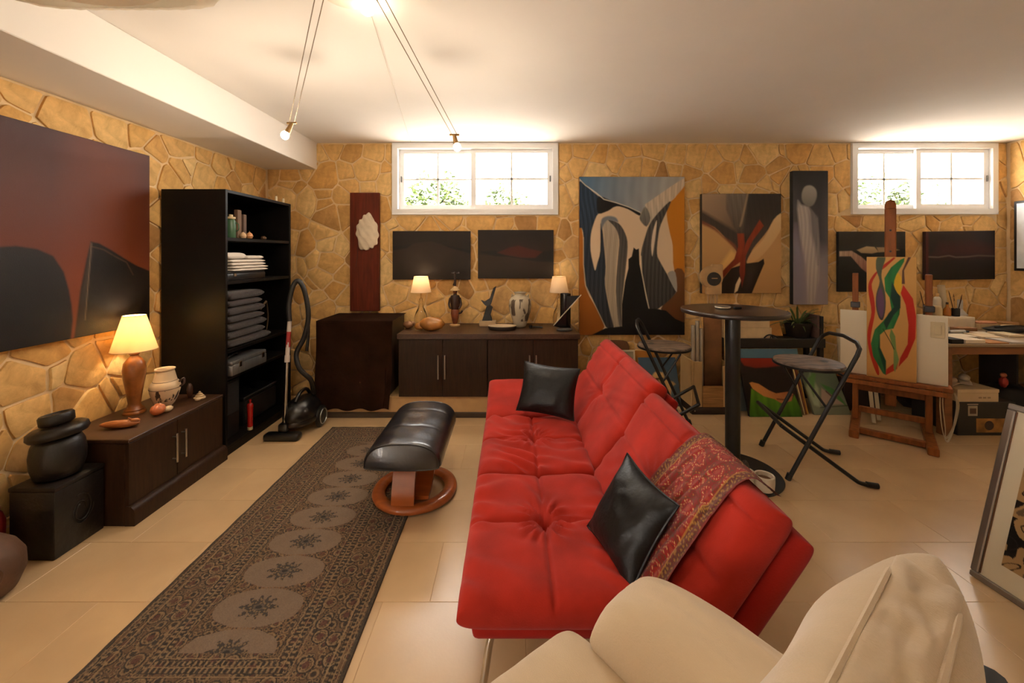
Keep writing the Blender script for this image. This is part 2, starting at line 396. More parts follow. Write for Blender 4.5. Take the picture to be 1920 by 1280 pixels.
nb = stones(wall_back, XL+.01, XR-.005, .01, ZC-.006, 540, lambda x, y, d: (x, YB-d, y),
       holes=((W1[0]-g, W1[1]+g, W1[2]-g, 3), (W2[0]-g, W2[1]+g, W2[2]-g, 3)),
       hidden=((XL, -1.98, 2.26, 3), (XL, -1.75, 0, 1.7), (XL, .7, 0, .72), (.72, 1.74, .65, 2.15), (3.6, 5, 0, .7), (1.93, 2.65, 1.1, 2.0), (XL, 5.02, 0, .28)), seed=5)
nl = stones(wall_left, .9, YB-.03, .01, 2.278, 235, lambda x, y, d: (XL+d, x, y), hidden=((.9, 2.7, 1.0, 2.05), (2.85, 3.7, 0, 1.85)), seed=12)
stones(wall_right, 3.0, YB-.03, .01, ZC-.006, 55, lambda x, y, d: (XR-d, x, y), seed=20)
print('stones', nb, nl)
# ---------------------------------------------------------------- floor of cream tiles
def tile_mat():
    m = M('cream_tile', (204, 172, 130), .26, var=.07, vs=3, bump=.03, bs=90, spec=.45); t = m.node_tree; n = t.nodes; p = n['Principled BSDF']
    oi = n.new('ShaderNodeObjectInfo'); mr = n.new('ShaderNodeMapRange'); mr.inputs[3].default_value = .98; mr.inputs[4].default_value = 1.02
    t.links.new(oi.outputs['Random'], mr.inputs[0]); old = p.inputs['Base Color'].links[0].from_socket
    mu = n.new('ShaderNodeVectorMath'); mu.operation = 'SCALE'; t.links.new(old, mu.inputs[0]); t.links.new(mr.outputs[0], mu.inputs['Scale']); t.links.new(mu.outputs[0], p.inputs['Base Color'])
    return m
TILE = tile_mat(); grout = M('grout', (190, 156, 112), .9)
floor = tag(box('floor', (XL-.2, YF-.1, -.1), (XR+.2, YB+.1, -.0015), grout, bev=0), kind='structure')
PX, PY, J = .58, .345, .0016; tiles = {}
k0 = -14
for j in range(-11, 8):
    y0 = 1.66+PY*j; y1 = y0+PY; y0c, y1c = max(y0, YF), min(y1, YB-.001)
    if y1c-y0c < .02: continue
    sh = -.33+(j % 3)*PX/3
    i0 = int(math.floor((XL-sh)/PX))
    for i in range(i0, i0+15):
        a, b = max(sh+i*PX, XL+.001), min(sh+(i+1)*PX, XR-.001)
        if b-a < .01: continue
        key = (round(b-a, 4), round(y1c-y0c, 4))
        if key not in tiles:
            wx, wy = b-a-J, y1c-y0c-J; e = .0012
            V = [(s*(wx/2-q), t*(wy/2-q), z) for q, z in ((0, -.004), (0, -e), (e, 0)) for s, t in ((-1, -1), (1, -1), (1, 1), (-1, 1))]
            Fc = [(8, 9, 10, 11)]+[(r*4+c, r*4+(c+1) % 4, r*4+4+(c+1) % 4, r*4+4+c) for r in (0, 1) for c in range(4)]
            ob = mesh('tile', V, Fc, TILE, floor); tiles[key] = ob.data
        else:
            ob = bpy.data.objects.new('tile', tiles[key]); COL.objects.link(ob); ob.parent = floor
        ob.location = ((a+b)/2, (y0c+y1c)/2, 0)
# ---------------------------------------------------------------- windows
white_al = M('white_window_frame', (236, 236, 236), .35, var=.01)
def glass_mat(name, tint=(1, 1, 1), gloss=.06):
    m = bpy.data.materials.new(name); m.use_nodes = True; t = m.node_tree; n = t.nodes; n.clear()
    out = n.new('ShaderNodeOutputMaterial'); tr = n.new('ShaderNodeBsdfTransparent'); gl = n.new('ShaderNodeBsdfGlossy'); mx = n.new('ShaderNodeMixShader'); fz = n.new('ShaderNodeFresnel')
    tr.inputs[0].default_value = (*tint, 1); gl.inputs['Roughness'].default_value = .02; fz.inputs[0].default_value = 1.45
    t.links.new(fz.outputs[0], mx.inputs[0]); t.links.new(tr.outputs[0], mx.inputs[1]); t.links.new(gl.outputs[0], mx.inputs[2]); t.links.new(mx.outputs[0], out.inputs[0]); return m
muntin_m = M('grey_muntin', (236, 236, 236), .4)
PANE = glass_mat('window_glass')
def frame4(name, x0, x1, z0, z1, y0, y1, t, mat, o, tb=None):
    bm = bmesh.new(); tb = tb or t
    ou = [(x0, z0), (x1, z0), (x1, z1), (x0, z1)]; inn = [(x0+t, z0+tb), (x1-t, z0+tb), (x1-t, z1-t), (x0+t, z1-t)]
    V = [bm.verts.new((x, y, z)) for y in (y0, y1) for q in (ou, inn) for x, z in q]
    for i in range(4):
        j = (i+1) % 4
        for f in ((i, j, 4+j, 4+i), (8+i, 12+i, 12+j, 8+j), (i, 8+i, 8+j, j), (4+i, 4+j, 12+j, 12+i)): bm.faces.new([V[k] for k in f])
    bmesh.ops.recalc_face_normals(bm, faces=bm.faces[:])
    return bmobj(name, bm, mat, o)
black = M('black_plastic', (20, 19, 19), .4, var=.1)
chrome = M('chrome', (200, 198, 195), .18, 1, var=.03)
def window(name, q, mull):
    x0, x1, z0, z1 = q; o = T(name, None, None, (0, 0, 0), kind='structure')
    frame4('window_frame', x0-.025, x1+.025, z0-.025, ZC-.004, YB-.028, YB+.10, .055, white_al, o)
    m = mull; iz0, iz1 = z0+.03, z1-.04
    for a, b, yy in ((x0+.03, m+.02, YB+.045), (m-.03, x1-.03, YB+.01)):
        s = frame4('sash', a, b, iz0, iz1, yy, yy+.03, .05, white_al, o)
        ia, ib, ja, jb = a+.05, b-.05, iz0+.05, iz1-.05; mx, mz = (ia+ib)/2, (ja+jb)/2
        box('muntin', (mx-.010, yy+.010, ja), (mx+.010, yy+.020, jb), muntin_m, s, bev=.001); box('muntin', (ia, yy+.010, mz-.010), (ib, yy+.020, mz+.010), muntin_m, s, bev=.001)
        for u0, u1 in ((ia, mx), (mx, ib)):
            for v0, v1 in ((ja, mz), (mz, jb)):
                mesh('pane', [(u0+.002, yy+.015, v0+.002), (u1-.002, yy+.015, v0+.002), (u1-.002, yy+.015, v1-.002), (u0+.002, yy+.015, v1-.002)], [(0, 1, 2, 3)], PANE, s)
        hx = a+.022 if a < m-.1 else b-.022
        box('sash_catch', (hx-.006, yy-.012, mz-.03), (hx+.006, yy, mz+.03), M('grey_metal', (120, 120, 118), .4, 1), s, bev=.002)
    return o
window('window_1', W1, -.37); window('window_2', W2, 4.145)
# glazed door added out of view in the left wall to bring fill daylight
o = T('fill_door_1', 'white framed glazed garden door behind the viewer', None, kind='structure'); cx_ = XL-.12
def yz_frame(name, y0, y1, z0, z1, x0, x1, t, o):
    q = None
    for a_, b_ in (((x0, y0, z0), (x1, y0+t, z1)), ((x0, y1-t, z0), (x1, y1, z1)), ((x0, y0+t, z0), (x1, y1-t, z0+t)), ((x0, y0+t, z1-t), (x1, y1-t, z1))): q = box(name, a_, b_, white_al, o, bev=.003)
    return q
yz_frame('frame_bar', D1[0], D1[1], D1[2], D1[3], cx_-.05, cx_+.05, .06, o)
for k in range(2):
    w_ = (D1[1]-D1[0]-.12)/2; a = D1[0]+.06+k*w_; b = a+w_
    yz_frame('leaf_bar', a+.002, b-.002, D1[2]+.062, D1[3]-.062, cx_-.02, cx_+.02, .06, o)
    mesh('pane', [(cx_, a+.06, D1[2]+.12), (cx_, b-.06, D1[2]+.12), (cx_, b-.06, D1[3]-.12), (cx_, a+.06, D1[3]-.12)], [(0, 1, 2, 3)], PANE, o)
# ---------------------------------------------------------------- outside
ground = M('sunlit_paving', (222, 216, 208), .9)
tag(box('terrace', (-30, YB+TH+.01, 1.3), (30, 40, 1.62), ground, bev=0), kind='structure')
tag(box('terrace_side', (-30, -12, -.3), (XL-.26, 4, -.05), ground, bev=0), kind='structure')
leaf = M('leaf_green', (40, 54, 9), .8, var=.5, vs=3); bark = M('bark', (92, 70, 50), .9)
def bush(label, x, y, w_, h, seed, n=2600):
    rnd = random.Random(seed); o = T('garden_bush', label, 'bush', (x, y, 1.62), group='bushes outside the windows'); V, Fc = [], []
    for i in range(n):
        a = rnd.uniform(0, 6.283); r = rnd.random()**.5; t = rnd.random(); top = h*(.75+.25*math.sin(a*3+seed)+.18*math.sin(a*7))
        hh = top*(t**.8)*math.sqrt(max(0, 1-(r*.85)**2)); c = Vector((math.cos(a)*r*w_, math.sin(a)*r*.5, .06+hh))
        d = Vector((rnd.gauss(0, 1), rnd.gauss(0, 1), rnd.gauss(0, .7))).normalized(); e = d.orthogonal().normalized(); l = rnd.uniform(.05, .10); k = len(V)
        V += [(c-d*l)[:], (c+e*l*.45)[:], (c+d*l)[:], (c-e*l*.45)[:]]; Fc.append((k, k+1, k+2, k+3))
    mesh('foliage', V, Fc, leaf, o)
    for s in range(3): tube('stem', [(0, 0, 0), (rnd.uniform(-.1, .1), 0, h*.35), (rnd.uniform(-.5, .5)*w_, 0, h*.7)], .015, bark, o, n=5)
bush('tall leafy bush seen low in the left half of the window above the sideboard', -1.32, 7.4, .62, 1.3, 3)
bush('leafy bush behind the middle bar of the window above the sideboard', -.1, 7.8, .5, 1.2, 8, 2000)
bush('faint low shrub in the right half of the window above the sideboard', .62, 9.6, .8, .85, 5, 1600)
bush('rounded bush in the left half of the window above the easel', 6.85, 7.4, .8, 1.3, 14)
bush('small bush in the right half of the window above the easel', 9.0, 8.5, .7, 1.3, 17, 1800)
tag(box('garden_wall', (6.88, 5.75, 1.62), (7.2, 6.4, 3.6), M('white_render', (235, 232, 228), .9), bev=.01), 'white rendered wall end outside the right-hand window', 'wall')
# ================================================================ left side of the room
wenge = M('wenge_wood', (47, 28, 15), .45, var=.3, vs=6, stretch=(14, 14, 1.2), bump=.04, bs=40, spec=.22)
wenge_h = M('wenge_wood_top', (64, 41, 26), .4, var=.25, vs=6, stretch=(14, 1.2, 14), bump=.04, bs=40, spec=.4)
blackwood = M('black_laminate', (13, 10, 8), .45, var=.2, spec=.18)
steel = M('brushed_steel', (190, 184, 176), .3, 1, var=.05)
# ---- large dark canvas on the left wall
XP = XL+.06
def lw(px, py):           # a pixel on the canvas plane of the left wall -> (-Y, Z) painting coordinates
    Y = -XP*F/(CX-px); return (Y*1000, -(H-(py-CY)*Y/F)*1000)
def art_left(A):
    A.grad((60, 32, 28), (116, 58, 36), (0, 1))
    r = [lw(*p) for p in ((155, 250), (281, 292), (281, 520), (150, 560))]
    A.poly(r, (112, 52, 22), (86, 38, 14), (1, 0), soft=150, al=.85)
    dome = [lw(*p) for p in ((0, 463), (30, 461), (70, 467), (100, 480), (120, 510), (130, 545), (135, 575), (137, 600), (133, 640))]
    b = -(.93*1000); A.poly([(600, b+30)]+[(600, dome[0][1]+330), (1500, dome[0][1]+60)]+dome+[(dome[-1][0], b+30)], (38, 33, 32), (28, 24, 24), soft=5)
    pk = [lw(*p) for p in ((137, 650), (146, 590), (152, 540), (162, 490), (171, 453), (186, 456), (208, 468), (230, 482), (255, 497), (281, 508))]
    A.poly(pk+[(2760, b+30), (lw(137, 650)[0], b+30)], (24, 18, 15), soft=5)
    A.poly([lw(*p) for p in ((140, 640), (150, 560), (171, 453), (174, 470), (164, 540), (158, 640))], (62, 52, 44), (34, 26, 20), soft=10, al=.8)
    A.line([lw(*p) for p in ((172, 456), (170, 480), (165, 540), (160, 600))], 5, (120, 100, 80), 3, .6)
    A.line([lw(*p) for p in ((172, 462), (195, 468), (215, 480), (238, 492), (250, 515))], 5, (96, 72, 50), 4, .5)
Yr = -XP*F/(CX-281); zt = H-(292-CY)*Yr/F; zb = H-(607-CY)*Yr/F
canvas('large_canvas', 'very large dark brown canvas of black hills hanging on the left wall', 'painting', (XP, 1.05, zt), (XP, Yr, zt), (XP, 1.05, zb), .035, art_left,
       (1050, -zt*1000, Yr*1000, -zb*1000), .006, (30, 16, 14), nrm=(1, 0, 0), mat=attr_mat('varnished_paint', .5, .1, 200, .22))
# ---- tall black bookshelf
BX0, BX1, BY0, BY1, BZ = -2.435, -1.985, 2.825, 3.665, 1.88
o = T('bookshelf', 'tall black open bookshelf against the left wall', 'shelf', ((BX0+BX1)/2, (BY0+BY1)/2, 0)); t = .022
box('side_panel', (BX0, BY0, 0), (BX1, BY0+t, BZ), blackwood, o, 1, .002); box('side_panel', (BX0, BY1-t, 0), (BX1, BY1, BZ), blackwood, o, 1, .002)
box('back_panel', (BX0, BY0+t, .03), (BX0+.008, BY1-t, BZ-t), blackwood, o, 1, 0)
box('top_panel', (BX0, BY0+t, BZ-t), (BX1, BY1-t, BZ), blackwood, o, 1, .002)
shelves = (1.545, 1.235, .75, .56, .075)
for z in shelves: box('shelf_board', (BX0+.008, BY0+t, z-.024), (BX1-.004, BY1-t, z), blackwood, o, 1, .002)
box('plinth', (BX1-.03, BY0+t, 0), (BX1-.015, BY1-t, .05), blackwood, o, 1, 0)
# top compartment
def bottle(name, label, c, prof, mat, cap=None, cat='bottle', group=None):
    o = T(name, label, cat, c, group=group); lathe('body', prof[:-cap[0]] if cap else prof, mat, o, n=18)
    if cap: lathe('cap', prof[-cap[0]-1:], cap[1], o, n=18)
    return o
xf = BX1-.06
bottle('spray_can', 'grey and white spray can at the front of the top shelf', (xf-.02, 2.875, 1.5455), [(.026, 0), (.027, .01), (.027, .12), (.02, .135), (.014, .14), (.014, .175), (.008, .178)], M('grey_can', (150, 150, 146), .4), (3, M('white_plastic', (226, 222, 214), .4)))
o = T('green_flask', 'green flask with cream stopper on the top shelf', 'flask', (xf, 2.965, 1.5455))
lathe('body', [(.03, 0), (.032, .006), (.032, .12), (.024, .135)], M('green_enamel', (58, 92, 62), .35), o, n=20); lathe('stopper', [(.02, .135), (.03, .14), (.031, .152), (.014, .156), (.014, .17), (0, .172)], M('cream_plastic', (206, 182, 140), .5), o, n=16)
tube('handle', [(.03, .01, .11), (.05, .01, .1), (.05, .01, .06), (.032, .01, .05)], .004, M('green_enamel', (0, 0, 0)), o, curve=4, n=6)
brownc = M('brown_card', (112, 84, 62), .7)
tag(box('wooden_block', (xf-.06, 3.085, 1.5455), (xf-.03, 3.13, 1.765), brownc, bev=.003), 'tall brown wooden block standing on the top shelf', 'block')
tag(box('slim_wooden_block', (xf-.045, 3.14, 1.5455), (xf-.02, 3.175, 1.735), M('taupe_card', (92, 70, 56), .7), bev=.003), 'slimmer taupe block beside the tall brown block', 'block')
for k, (y, r, c) in enumerate(((3.07, .024, (206, 170, 132)), (3.145, .026, (196, 140, 92)))):
    o = T('onion_ornament', ('pale round onion ornament on the top shelf', 'copper round onion ornament in front of the brown blocks')[k], 'ornament', (xf+.02, y, 1.5455), group='onion ornaments on the bookshelf')
    lathe('body', [(.004, 0), (r*.7, .004), (r, r*.8), (r*.75, r*1.5), (.006, r*1.95)], M('onion_%d' % k, c, .35), o, n=18); lathe('tip', [(.005, r*1.9), (.003, r*2.3), (0, r*2.35)], brownc, o, n=8)
tag(blob('shell_ornament', (xf, 3.36, 1.5455+.014), (.018, .02, .016), M('dull_bronze', (96, 70, 46), .4), amp=.4), 'tiny bronze ornament at the right of the top shelf', 'ornament')
for k, (y, h_) in enumerate(((3.52, .05), (3.63, .045))):
    o = T('candle', ('short cream candle on top of the bookshelf', 'short cream candle at the far corner of the bookshelf top')[k], 'candle', (BX1-.05, y, BZ+.0005), group='candles on the bookshelf')
    lathe('body', [(.010, 0), (.011, .002), (.010, h_), (.004, h_+.002)], M('wax', (226, 206, 168), .5), o, n=12); lathe('wick', [(.0015, h_), (.0012, h_+.012)], black, o, n=5)
# second compartment: flat black case and white towels
z = 1.2355
o = T('flat_case', 'flat black case under the white towels on the bookshelf', 'case', (xf-.12, 3.09, z)); box('body', (xf-.3, 2.865, z), (BX1-.015, 3.31, z+.05), black, o, 1, .006, 2)
box('lid', (xf-.298, 2.867, z+.0505), (BX1-.017, 3.308, z+.062), black, o, 1, .004); box('latch', (BX1-.0149, 2.93, z+.03), (BX1-.009, 2.955, z+.05), steel, o, 1, .001)
towel_w = M('white_towel', (226, 214, 200), .95, var=.05, bump=.5, bs=180, sheen=.3)
def towel(label, c, L, mat, group, name='folded_towel', seed=0, layers=2, fr=30):
    """a folded cloth: a rounded stack of leaves, the fold facing the room"""
    o = T(name, label, 'towel', c, group=group); h = L[2]/layers
    for k in range(layers):
        dx, dy = nz(seed, k, 1, 3.1)*.012, nz(seed, k, 9, 2.7)*.012
        cushion('leaf', (dx, dy, h*(k+.5)), (1, 0, 0), (0, 1, 0), (0, 0, 1), (L[0], L[1], h*.97), mat, o, n=(16, 20), p=10, q=.45,
                fn=lambda u, v: .003*nz(u*2+seed, v*3+k, seed, 1.3))
    return o
z2 = z+.063
towel('large white towel folded at the bottom of the white pile', (xf-.1, 3.13, z2), (.3, .42, .042), towel_w, 'white towels on the bookshelf', seed=1)
towel('white towel folded in the middle of the white pile', (xf-.1, 3.11, z2+.043), (.29, .40, .045), towel_w, 'white towels on the bookshelf', seed=2)
towel('small white towel on top at the near end of the pile', (xf-.09, 2.985, z2+.09), (.26, .2, .05), towel_w, 'white towels on the bookshelf', seed=3, layers=1)
towel('white towel on top at the far end of the pile', (xf-.1, 3.2, z2+.09), (.26, .2, .028), towel_w, 'white towels on the bookshelf', seed=4, layers=1)
# third compartment: dark towels
z = .7505; dark_t = M('charcoal_towel', (44, 36, 36), .95, var=.15, bump=.6, bs=160, sheen=.2)
for k, wd in enumerate((.50, .42, .44, .40, .42, .38, .40)):
    h_ = (.062, .055, .06, .05, .062, .05, .06)[k]
    towel('charcoal towel, number %s from the bottom of the dark pile' % ('one', 'two', 'three', 'four', 'five', 'six', 'seven')[k] if k not in (0, 6) else ('charcoal towel at the very bottom of the dark pile' if k == 0 else 'topmost charcoal towel of the dark pile'),
          (xf-.1, 2.865+wd/2, z), (.32, wd, h_), dark_t, 'charcoal towels on the bookshelf', seed=10+k, layers=1); z += h_+.0005
o = tag(tube('cloth_strap', [(xf-.02, 3.345, .97), (xf+.01, 3.37, 1.03), (xf, 3.40, 1.02), (xf, 3.42, .9), (xf, 3.40, .80), (xf, 3.395, .76)], .008, M('olive_strap', (84, 66, 44), .9), curve=6, flat=.4), 'olive cloth strap hanging beside the charcoal towels', 'strap')
# fourth: metal case
o = T('metal_case', 'silver metal case with carrying handle on the bookshelf', 'case', (xf-.1, 3.06, .5605)); zc = .5605
alu = M('ribbed_aluminium', (150, 152, 154), .35, .8, var=.15, vs=4, stretch=(1, 30, 1))
box('body', (xf-.3, 2.865, zc), (BX1+.02, 3.27, zc+.075), alu, o, 1, .008, 2); box('lid', (xf-.298, 2.867, zc+.0755), (BX1+.018, 3.268, zc+.105), alu, o, 1, .008, 2)
for y in (2.93, 3.2): box('latch', (BX1+.0202, y, zc+.05), (BX1+.027, y+.03, zc+.09), chrome, o, 1, .002)
tube('handle', [(xf+.0, 2.9, zc+.106), (xf+.02, 2.92, zc+.128), (xf+.0, 3.02, zc+.132), (xf-.02, 3.06, zc+.106)], .007, black, o, 1, curve=6)
# lowest: speaker, drawer box and a red flask
z = .0755
o = T('loudspeaker', 'black loudspeaker box in the lowest bookshelf compartment', 'speaker', (xf-.12, 2.98, z)); box('cabinet', (xf-.28, 2.86, z), (xf-.02, 3.09, z+.42), M('speaker_black', (26, 23, 22), .5), o, 1, .008, 2)
box('grille', (xf-.0199, 2.875, z+.17), (xf-.012, 3.075, z+.405), M('speaker_cloth', (18, 17, 17), .9, bump=.5, bs=500), o, 1, .004)
o = T('storage_box', 'black storage box with front flap low in the bookshelf', 'box', (xf-.12, 3.38, z)); box('body', (xf-.28, 3.18, z), (xf-.05, 3.62, z+.2), black, o, 1, .006, 2); box('front_flap', (xf-.0499, 3.19, z+.02), (xf-.042, 3.61, z+.19), M('dark_satin', (30, 27, 26), .35), o, 1, .003); box('lid', (xf-.285, 3.175, z+.2005), (xf-.04, 3.625, z+.225), black, o, 1, .005)
o = T('red_flask', 'red flask with knob cap at the bottom of the bookshelf', 'flask', (BX1-.022, 3.125, z))
redp = M('glossy_red', (172, 24, 18), .25, coat=.3); lathe('body', [(.015, .022), (.019, .026), (.018, .1), (.021, .17), (.023, .185), (.017, .2), (.008, .205)], redp, o, n=18)
lathe('base', [(.018, 0), (.019, .004), (.018, .0218), (.012, .0219)], M('cream_plastic', (0, 0, 0)), o, n=18); lathe('knob', [(.006, .2055), (.006, .215), (.009, .22), (.008, .23), (0, .233)], redp, o, n=12)
# ---- low cabinet
CX0, CX1, CY0, CY1, CZ = -2.44, -2.0, 2.122, 2.82, .453
o = T('low_cabinet', 'low dark wood cabinet with two doors beside the bookshelf', 'cabinet', ((CX0+CX1)/2, (CY0+CY1)/2, 0))
box('carcass', (CX0, CY0, 0), (CX1-.02, CY1, CZ-.021), wenge, o, 1, .002); box('top_board', (CX0, CY0-.002, CZ-.02), (CX1+.003, CY1, CZ), wenge_h, o, 1, .003)
ym = 2.435
prism('plinth_moulding', [(0, 0), (.052, 0), (.052, .07), (.047, .086), (.034, .098), (.018, .102), (0, .102)], (CX1-.0195, CY0, 0), (1, 0, 0), (0, 0, 1), -(CY1-CY0), wenge, o, 1, 0, smooth=30)
for a, b, hy in ((CY0+.002, ym-.0015, ym-.035), (ym+.0015, CY1-.002, ym+.03)):
    d = box('door', (CX1-.0195, a, .104), (CX1, b, CZ-.022), wenge, o, 1, .0015)
    tube('handle', [(CX1+.028, hy, .195), (CX1+.028, hy, .365)], .006, steel, d, 1)
    for zz in (.215, .345): tube('handle_post', [(CX1, hy, zz), (CX1+.024, hy, zz)], .004, steel, d, 1)
# table lamp on it
def table_lamp(name, label, c, prof, bodymat, sh, shademat, power, harp=True):
    o = T(name, label, 'lamp', c); lathe('body', prof, bodymat, o, n=32); z0, z1, r0, r1 = sh; zt = prof[-1][1]
    tube('stem', [(0, 0, zt-.005), (0, 0, z1-.004)], .004, M('brass', (176, 132, 66), .3, 1), o)
    t_ = .0015; s = lathe('shade', [(r0, z0), (r1, z1), (r1-t_, z1), (r0-t_, z0), (r0, z0)], shademat, o, n=40)
    for z, r in ((z0, r0), (z1, r1)): tube('shade_ring', [(r*math.cos(a), r*math.sin(a), z) for a in np.linspace(0, 2*math.pi, 33)[:-1]], .0022, M('shade_trim', (214, 186, 140), .8), s, n=6, closed=True)
    for k in range(3):
        a = k*2.094; tube('spider', [(0, 0, z1-.006), (r1*.97*math.cos(a), r1*.97*math.sin(a), z1-.002)], .0015, M('brass', (0, 0, 0)), s, n=5)
    zb_ = (z0*.55+z1*.45)
    b = lathe('bulb', [(.006, zb_-.03), (.012, zb_-.02), (.022, zb_), (.022, zb_+.012), (.012, zb_+.027), (0, zb_+.032)], M('lit_bulb_%s' % name, (255, 220, 160), .5, emit=(255, 210, 150), es=8 if power > 3 else 2), o, n=14)
    l = bpy.data.lights.new(name+'_light', 'POINT'); l.energy = power; l.color = (1, .80, .55); l.shadow_soft_size = .03
    lo = bpy.data.objects.new('bulb_light', l); COL.objects.link(lo); lo.parent = o; lo.location = (0, 0, zb_+.06); return o
def shade_mat(name, col, tl):
    if name in MATS: return MATS[name]
    m = M(name, col, .9, var=.03, vs=40, stretch=(1, 1, .1)); t_ = m.node_tree; n = t_.nodes; tr = n.new('ShaderNodeBsdfTranslucent'); tr.inputs[0].default_value = L4(col)
    mx = n.new('ShaderNodeMixShader'); mx.inputs[0].default_value = tl; p = n['Principled BSDF']; t_.links.new(p.outputs[0], mx.inputs[1]); t_.links.new(tr.outputs[0], mx.inputs[2])
    t_.links.new(mx.outputs[0], n['Material Output'].inputs[0]); return m
SHADE = shade_mat('cream_lamp_shade', (244, 224, 184), .55)
burl = M('turned_burl_wood', (136, 80, 34), .32, var=.4, vs=14, spec=.5, coat=.3)
table_lamp('table_lamp', 'lit table lamp with turned wooden body and cream shade on the low cabinet', (-2.31, 2.49, CZ+.0005),
    [(.056, 0), (.056, .008), (.046, .018), (.05, .024), (.036, .038), (.031, .06), (.040, .13), (.053, .215), (.057, .265), (.052, .305), (.036, .33), (.022, .345), (.020, .352), (.027, .362), (.026, .368), (.012, .37)], burl, (.385, .595, .112, .056), SHADE, 7)
# painted vase, shells, wooden boat
def vase_mat(name, base, ink, zlo, zhi, sc):
    if name in MATS: return MATS[name]
    m = M(name, base, .45, var=.06); t_ = m.node_tree; n = t_.nodes; tc = n['Texture Coordinate']; sp = n.new('ShaderNodeSeparateXYZ'); t_.links.new(tc.outputs['Object'], sp.inputs[0])
    wv = n.new('ShaderNodeTexNoise'); wv.inputs['Scale'].default_value = sc; mp = n.new('ShaderNodeMapping'); mp.inputs['Scale'].default_value = (1, 1, .28); t_.links.new(tc.outputs['Object'], mp.inputs[0]); t_.links.new(mp.outputs[0], wv.inputs['Vector'])
    a = n.new('ShaderNodeMapRange'); a.inputs[1].default_value = .56; a.inputs[2].default_value = .6; t_.links.new(wv.outputs['Fac'], a.inputs[0])
    b = n.new('ShaderNodeMath'); b.operation = 'GREATER_THAN'; b.inputs[1].default_value = zlo; t_.links.new(sp.outputs[2], b.inputs[0])
    c = n.new('ShaderNodeMath'); c.operation = 'LESS_THAN'; c.inputs[1].default_value = zhi; t_.links.new(sp.outputs[2], c.inputs[0])
    d = n.new('ShaderNodeMath'); d.operation = 'MULTIPLY'; t_.links.new(b.outputs[0], d.inputs[0]); t_.links.new(c.outputs[0], d.inputs[1])
    e = n.new('ShaderNodeMath'); e.operation = 'MULTIPLY'; t_.links.new(d.outputs[0], e.inputs[0]); t_.links.new(a.outputs[0], e.inputs[1])
    p = n['Principled BSDF']; old = p.inputs['Base Color'].links[0].from_socket; mx = n.new('ShaderNodeMix'); mx.data_type = 'RGBA'; mx.inputs[7].default_value = L4(ink)
    t_.links.new(e.outputs[0], mx.inputs[0]); t_.links.new(old, mx.inputs[6]); t_.links.new(mx.outputs[2], p.inputs['Base Color']); return m
o = T('painted_vase', 'cream pottery vase with dark streaks on the low cabinet', 'vase', (-2.215, 2.60, CZ+.0005))
lathe('body', [(.034, 0), (.05, .02), (.068, .06), (.079, .1), (.08, .13), (.07, .155), (.062, .163), (.058, .18), (.05, .215), (.047, .226), (.054, .236), (.053, .241), (.044, .238), (.04, .226), (.045, .2), (.045, .1)],
      vase_mat('streaked_pottery', (214, 186, 148), (58, 40, 32), .04, .115, 34), o, n=36)
for z, r in ((.163, .0625), (.118, .0803)): tube('painted_band', [(r*math.cos(a), r*math.sin(a), z) for a in np.linspace(0, 2*math.pi, 37)[:-1]], .0016, M('dark_slip', (66, 44, 34), .5), o, n=5, closed=True)
tube('handle', [(.074, .02, .15), (.098, .028, .17), (.10, .028, .14), (.08, .02, .12)], .006, M('dark_slip', (0, 0, 0)), o, curve=5, n=6)
shellm = M('orange_shell', (196, 108, 58), .4, var=.3, vs=30); creamshell = M('cream_shell', (206, 178, 138), .4, var=.25, vs=30)
o = T('conch_shell', 'spiky orange conch shell in front of the painted vase', 'shell', (-2.135, 2.455, CZ))
blob('whorl', (0, 0, .03), (.034, .04, .03), shellm, o, amp=.1, fn=lambda d, a, th: 1+.28*max(0, math.sin(a*7))**3*max(0, d.z+.2)); blob('lip', (.02, .05, .018), (.02, .03, .017), creamshell, o, amp=.15)
o = T('spiral_shell', 'small cream spiral shell at the right of the low cabinet', 'shell', (-2.085, 2.72, CZ))
lathe('whorl', [(.02, 0), (.034, .006), (.036, .014), (.026, .02), (.027, .026), (.017, .032), (.018, .037), (.009, .043), (.008, .05), (0, .056)], creamshell, o, n=20, sq=(1, .85)); blob('lip', (.012, -.03, .012), (.016, .02, .011), creamshell, o, amp=.2)
tag(blob('dark_pebble', (-2.17, 2.745, CZ+.05), (.016, .02, .05), M('brown_glaze', (72, 44, 30), .35), amp=.2), 'small brown glazed stone behind the painted vase', 'stone')
woodo = M('orange_carved_wood', (168, 98, 48), .38, var=.3, vs=10, stretch=(2, 12, 12))
V = Vector((.8, .6, 0)).normalized(); Rz = Matrix.Rotation(math.atan2(.12, 1), 3, 'Z')
o = T('carved_boat', 'carved wooden duck-shaped boat lying on the low cabinet', 'carving', (-2.18, 2.275, CZ), rz=.25)
blob('hull', (0, 0, .02), (.085, .028, .0205), woodo, o, amp=.05, fn=lambda d, a, th: 1+.25*max(0, -d.x)*(1 if d.z > -.2 else .3)); blob('head', (.06, 0, .034), (.026, .014, .012), woodo, o, amp=.1); tube('beak', [(.05, 0, .04), (.03, -.004, .052)], .004, woodo, o, n=6)
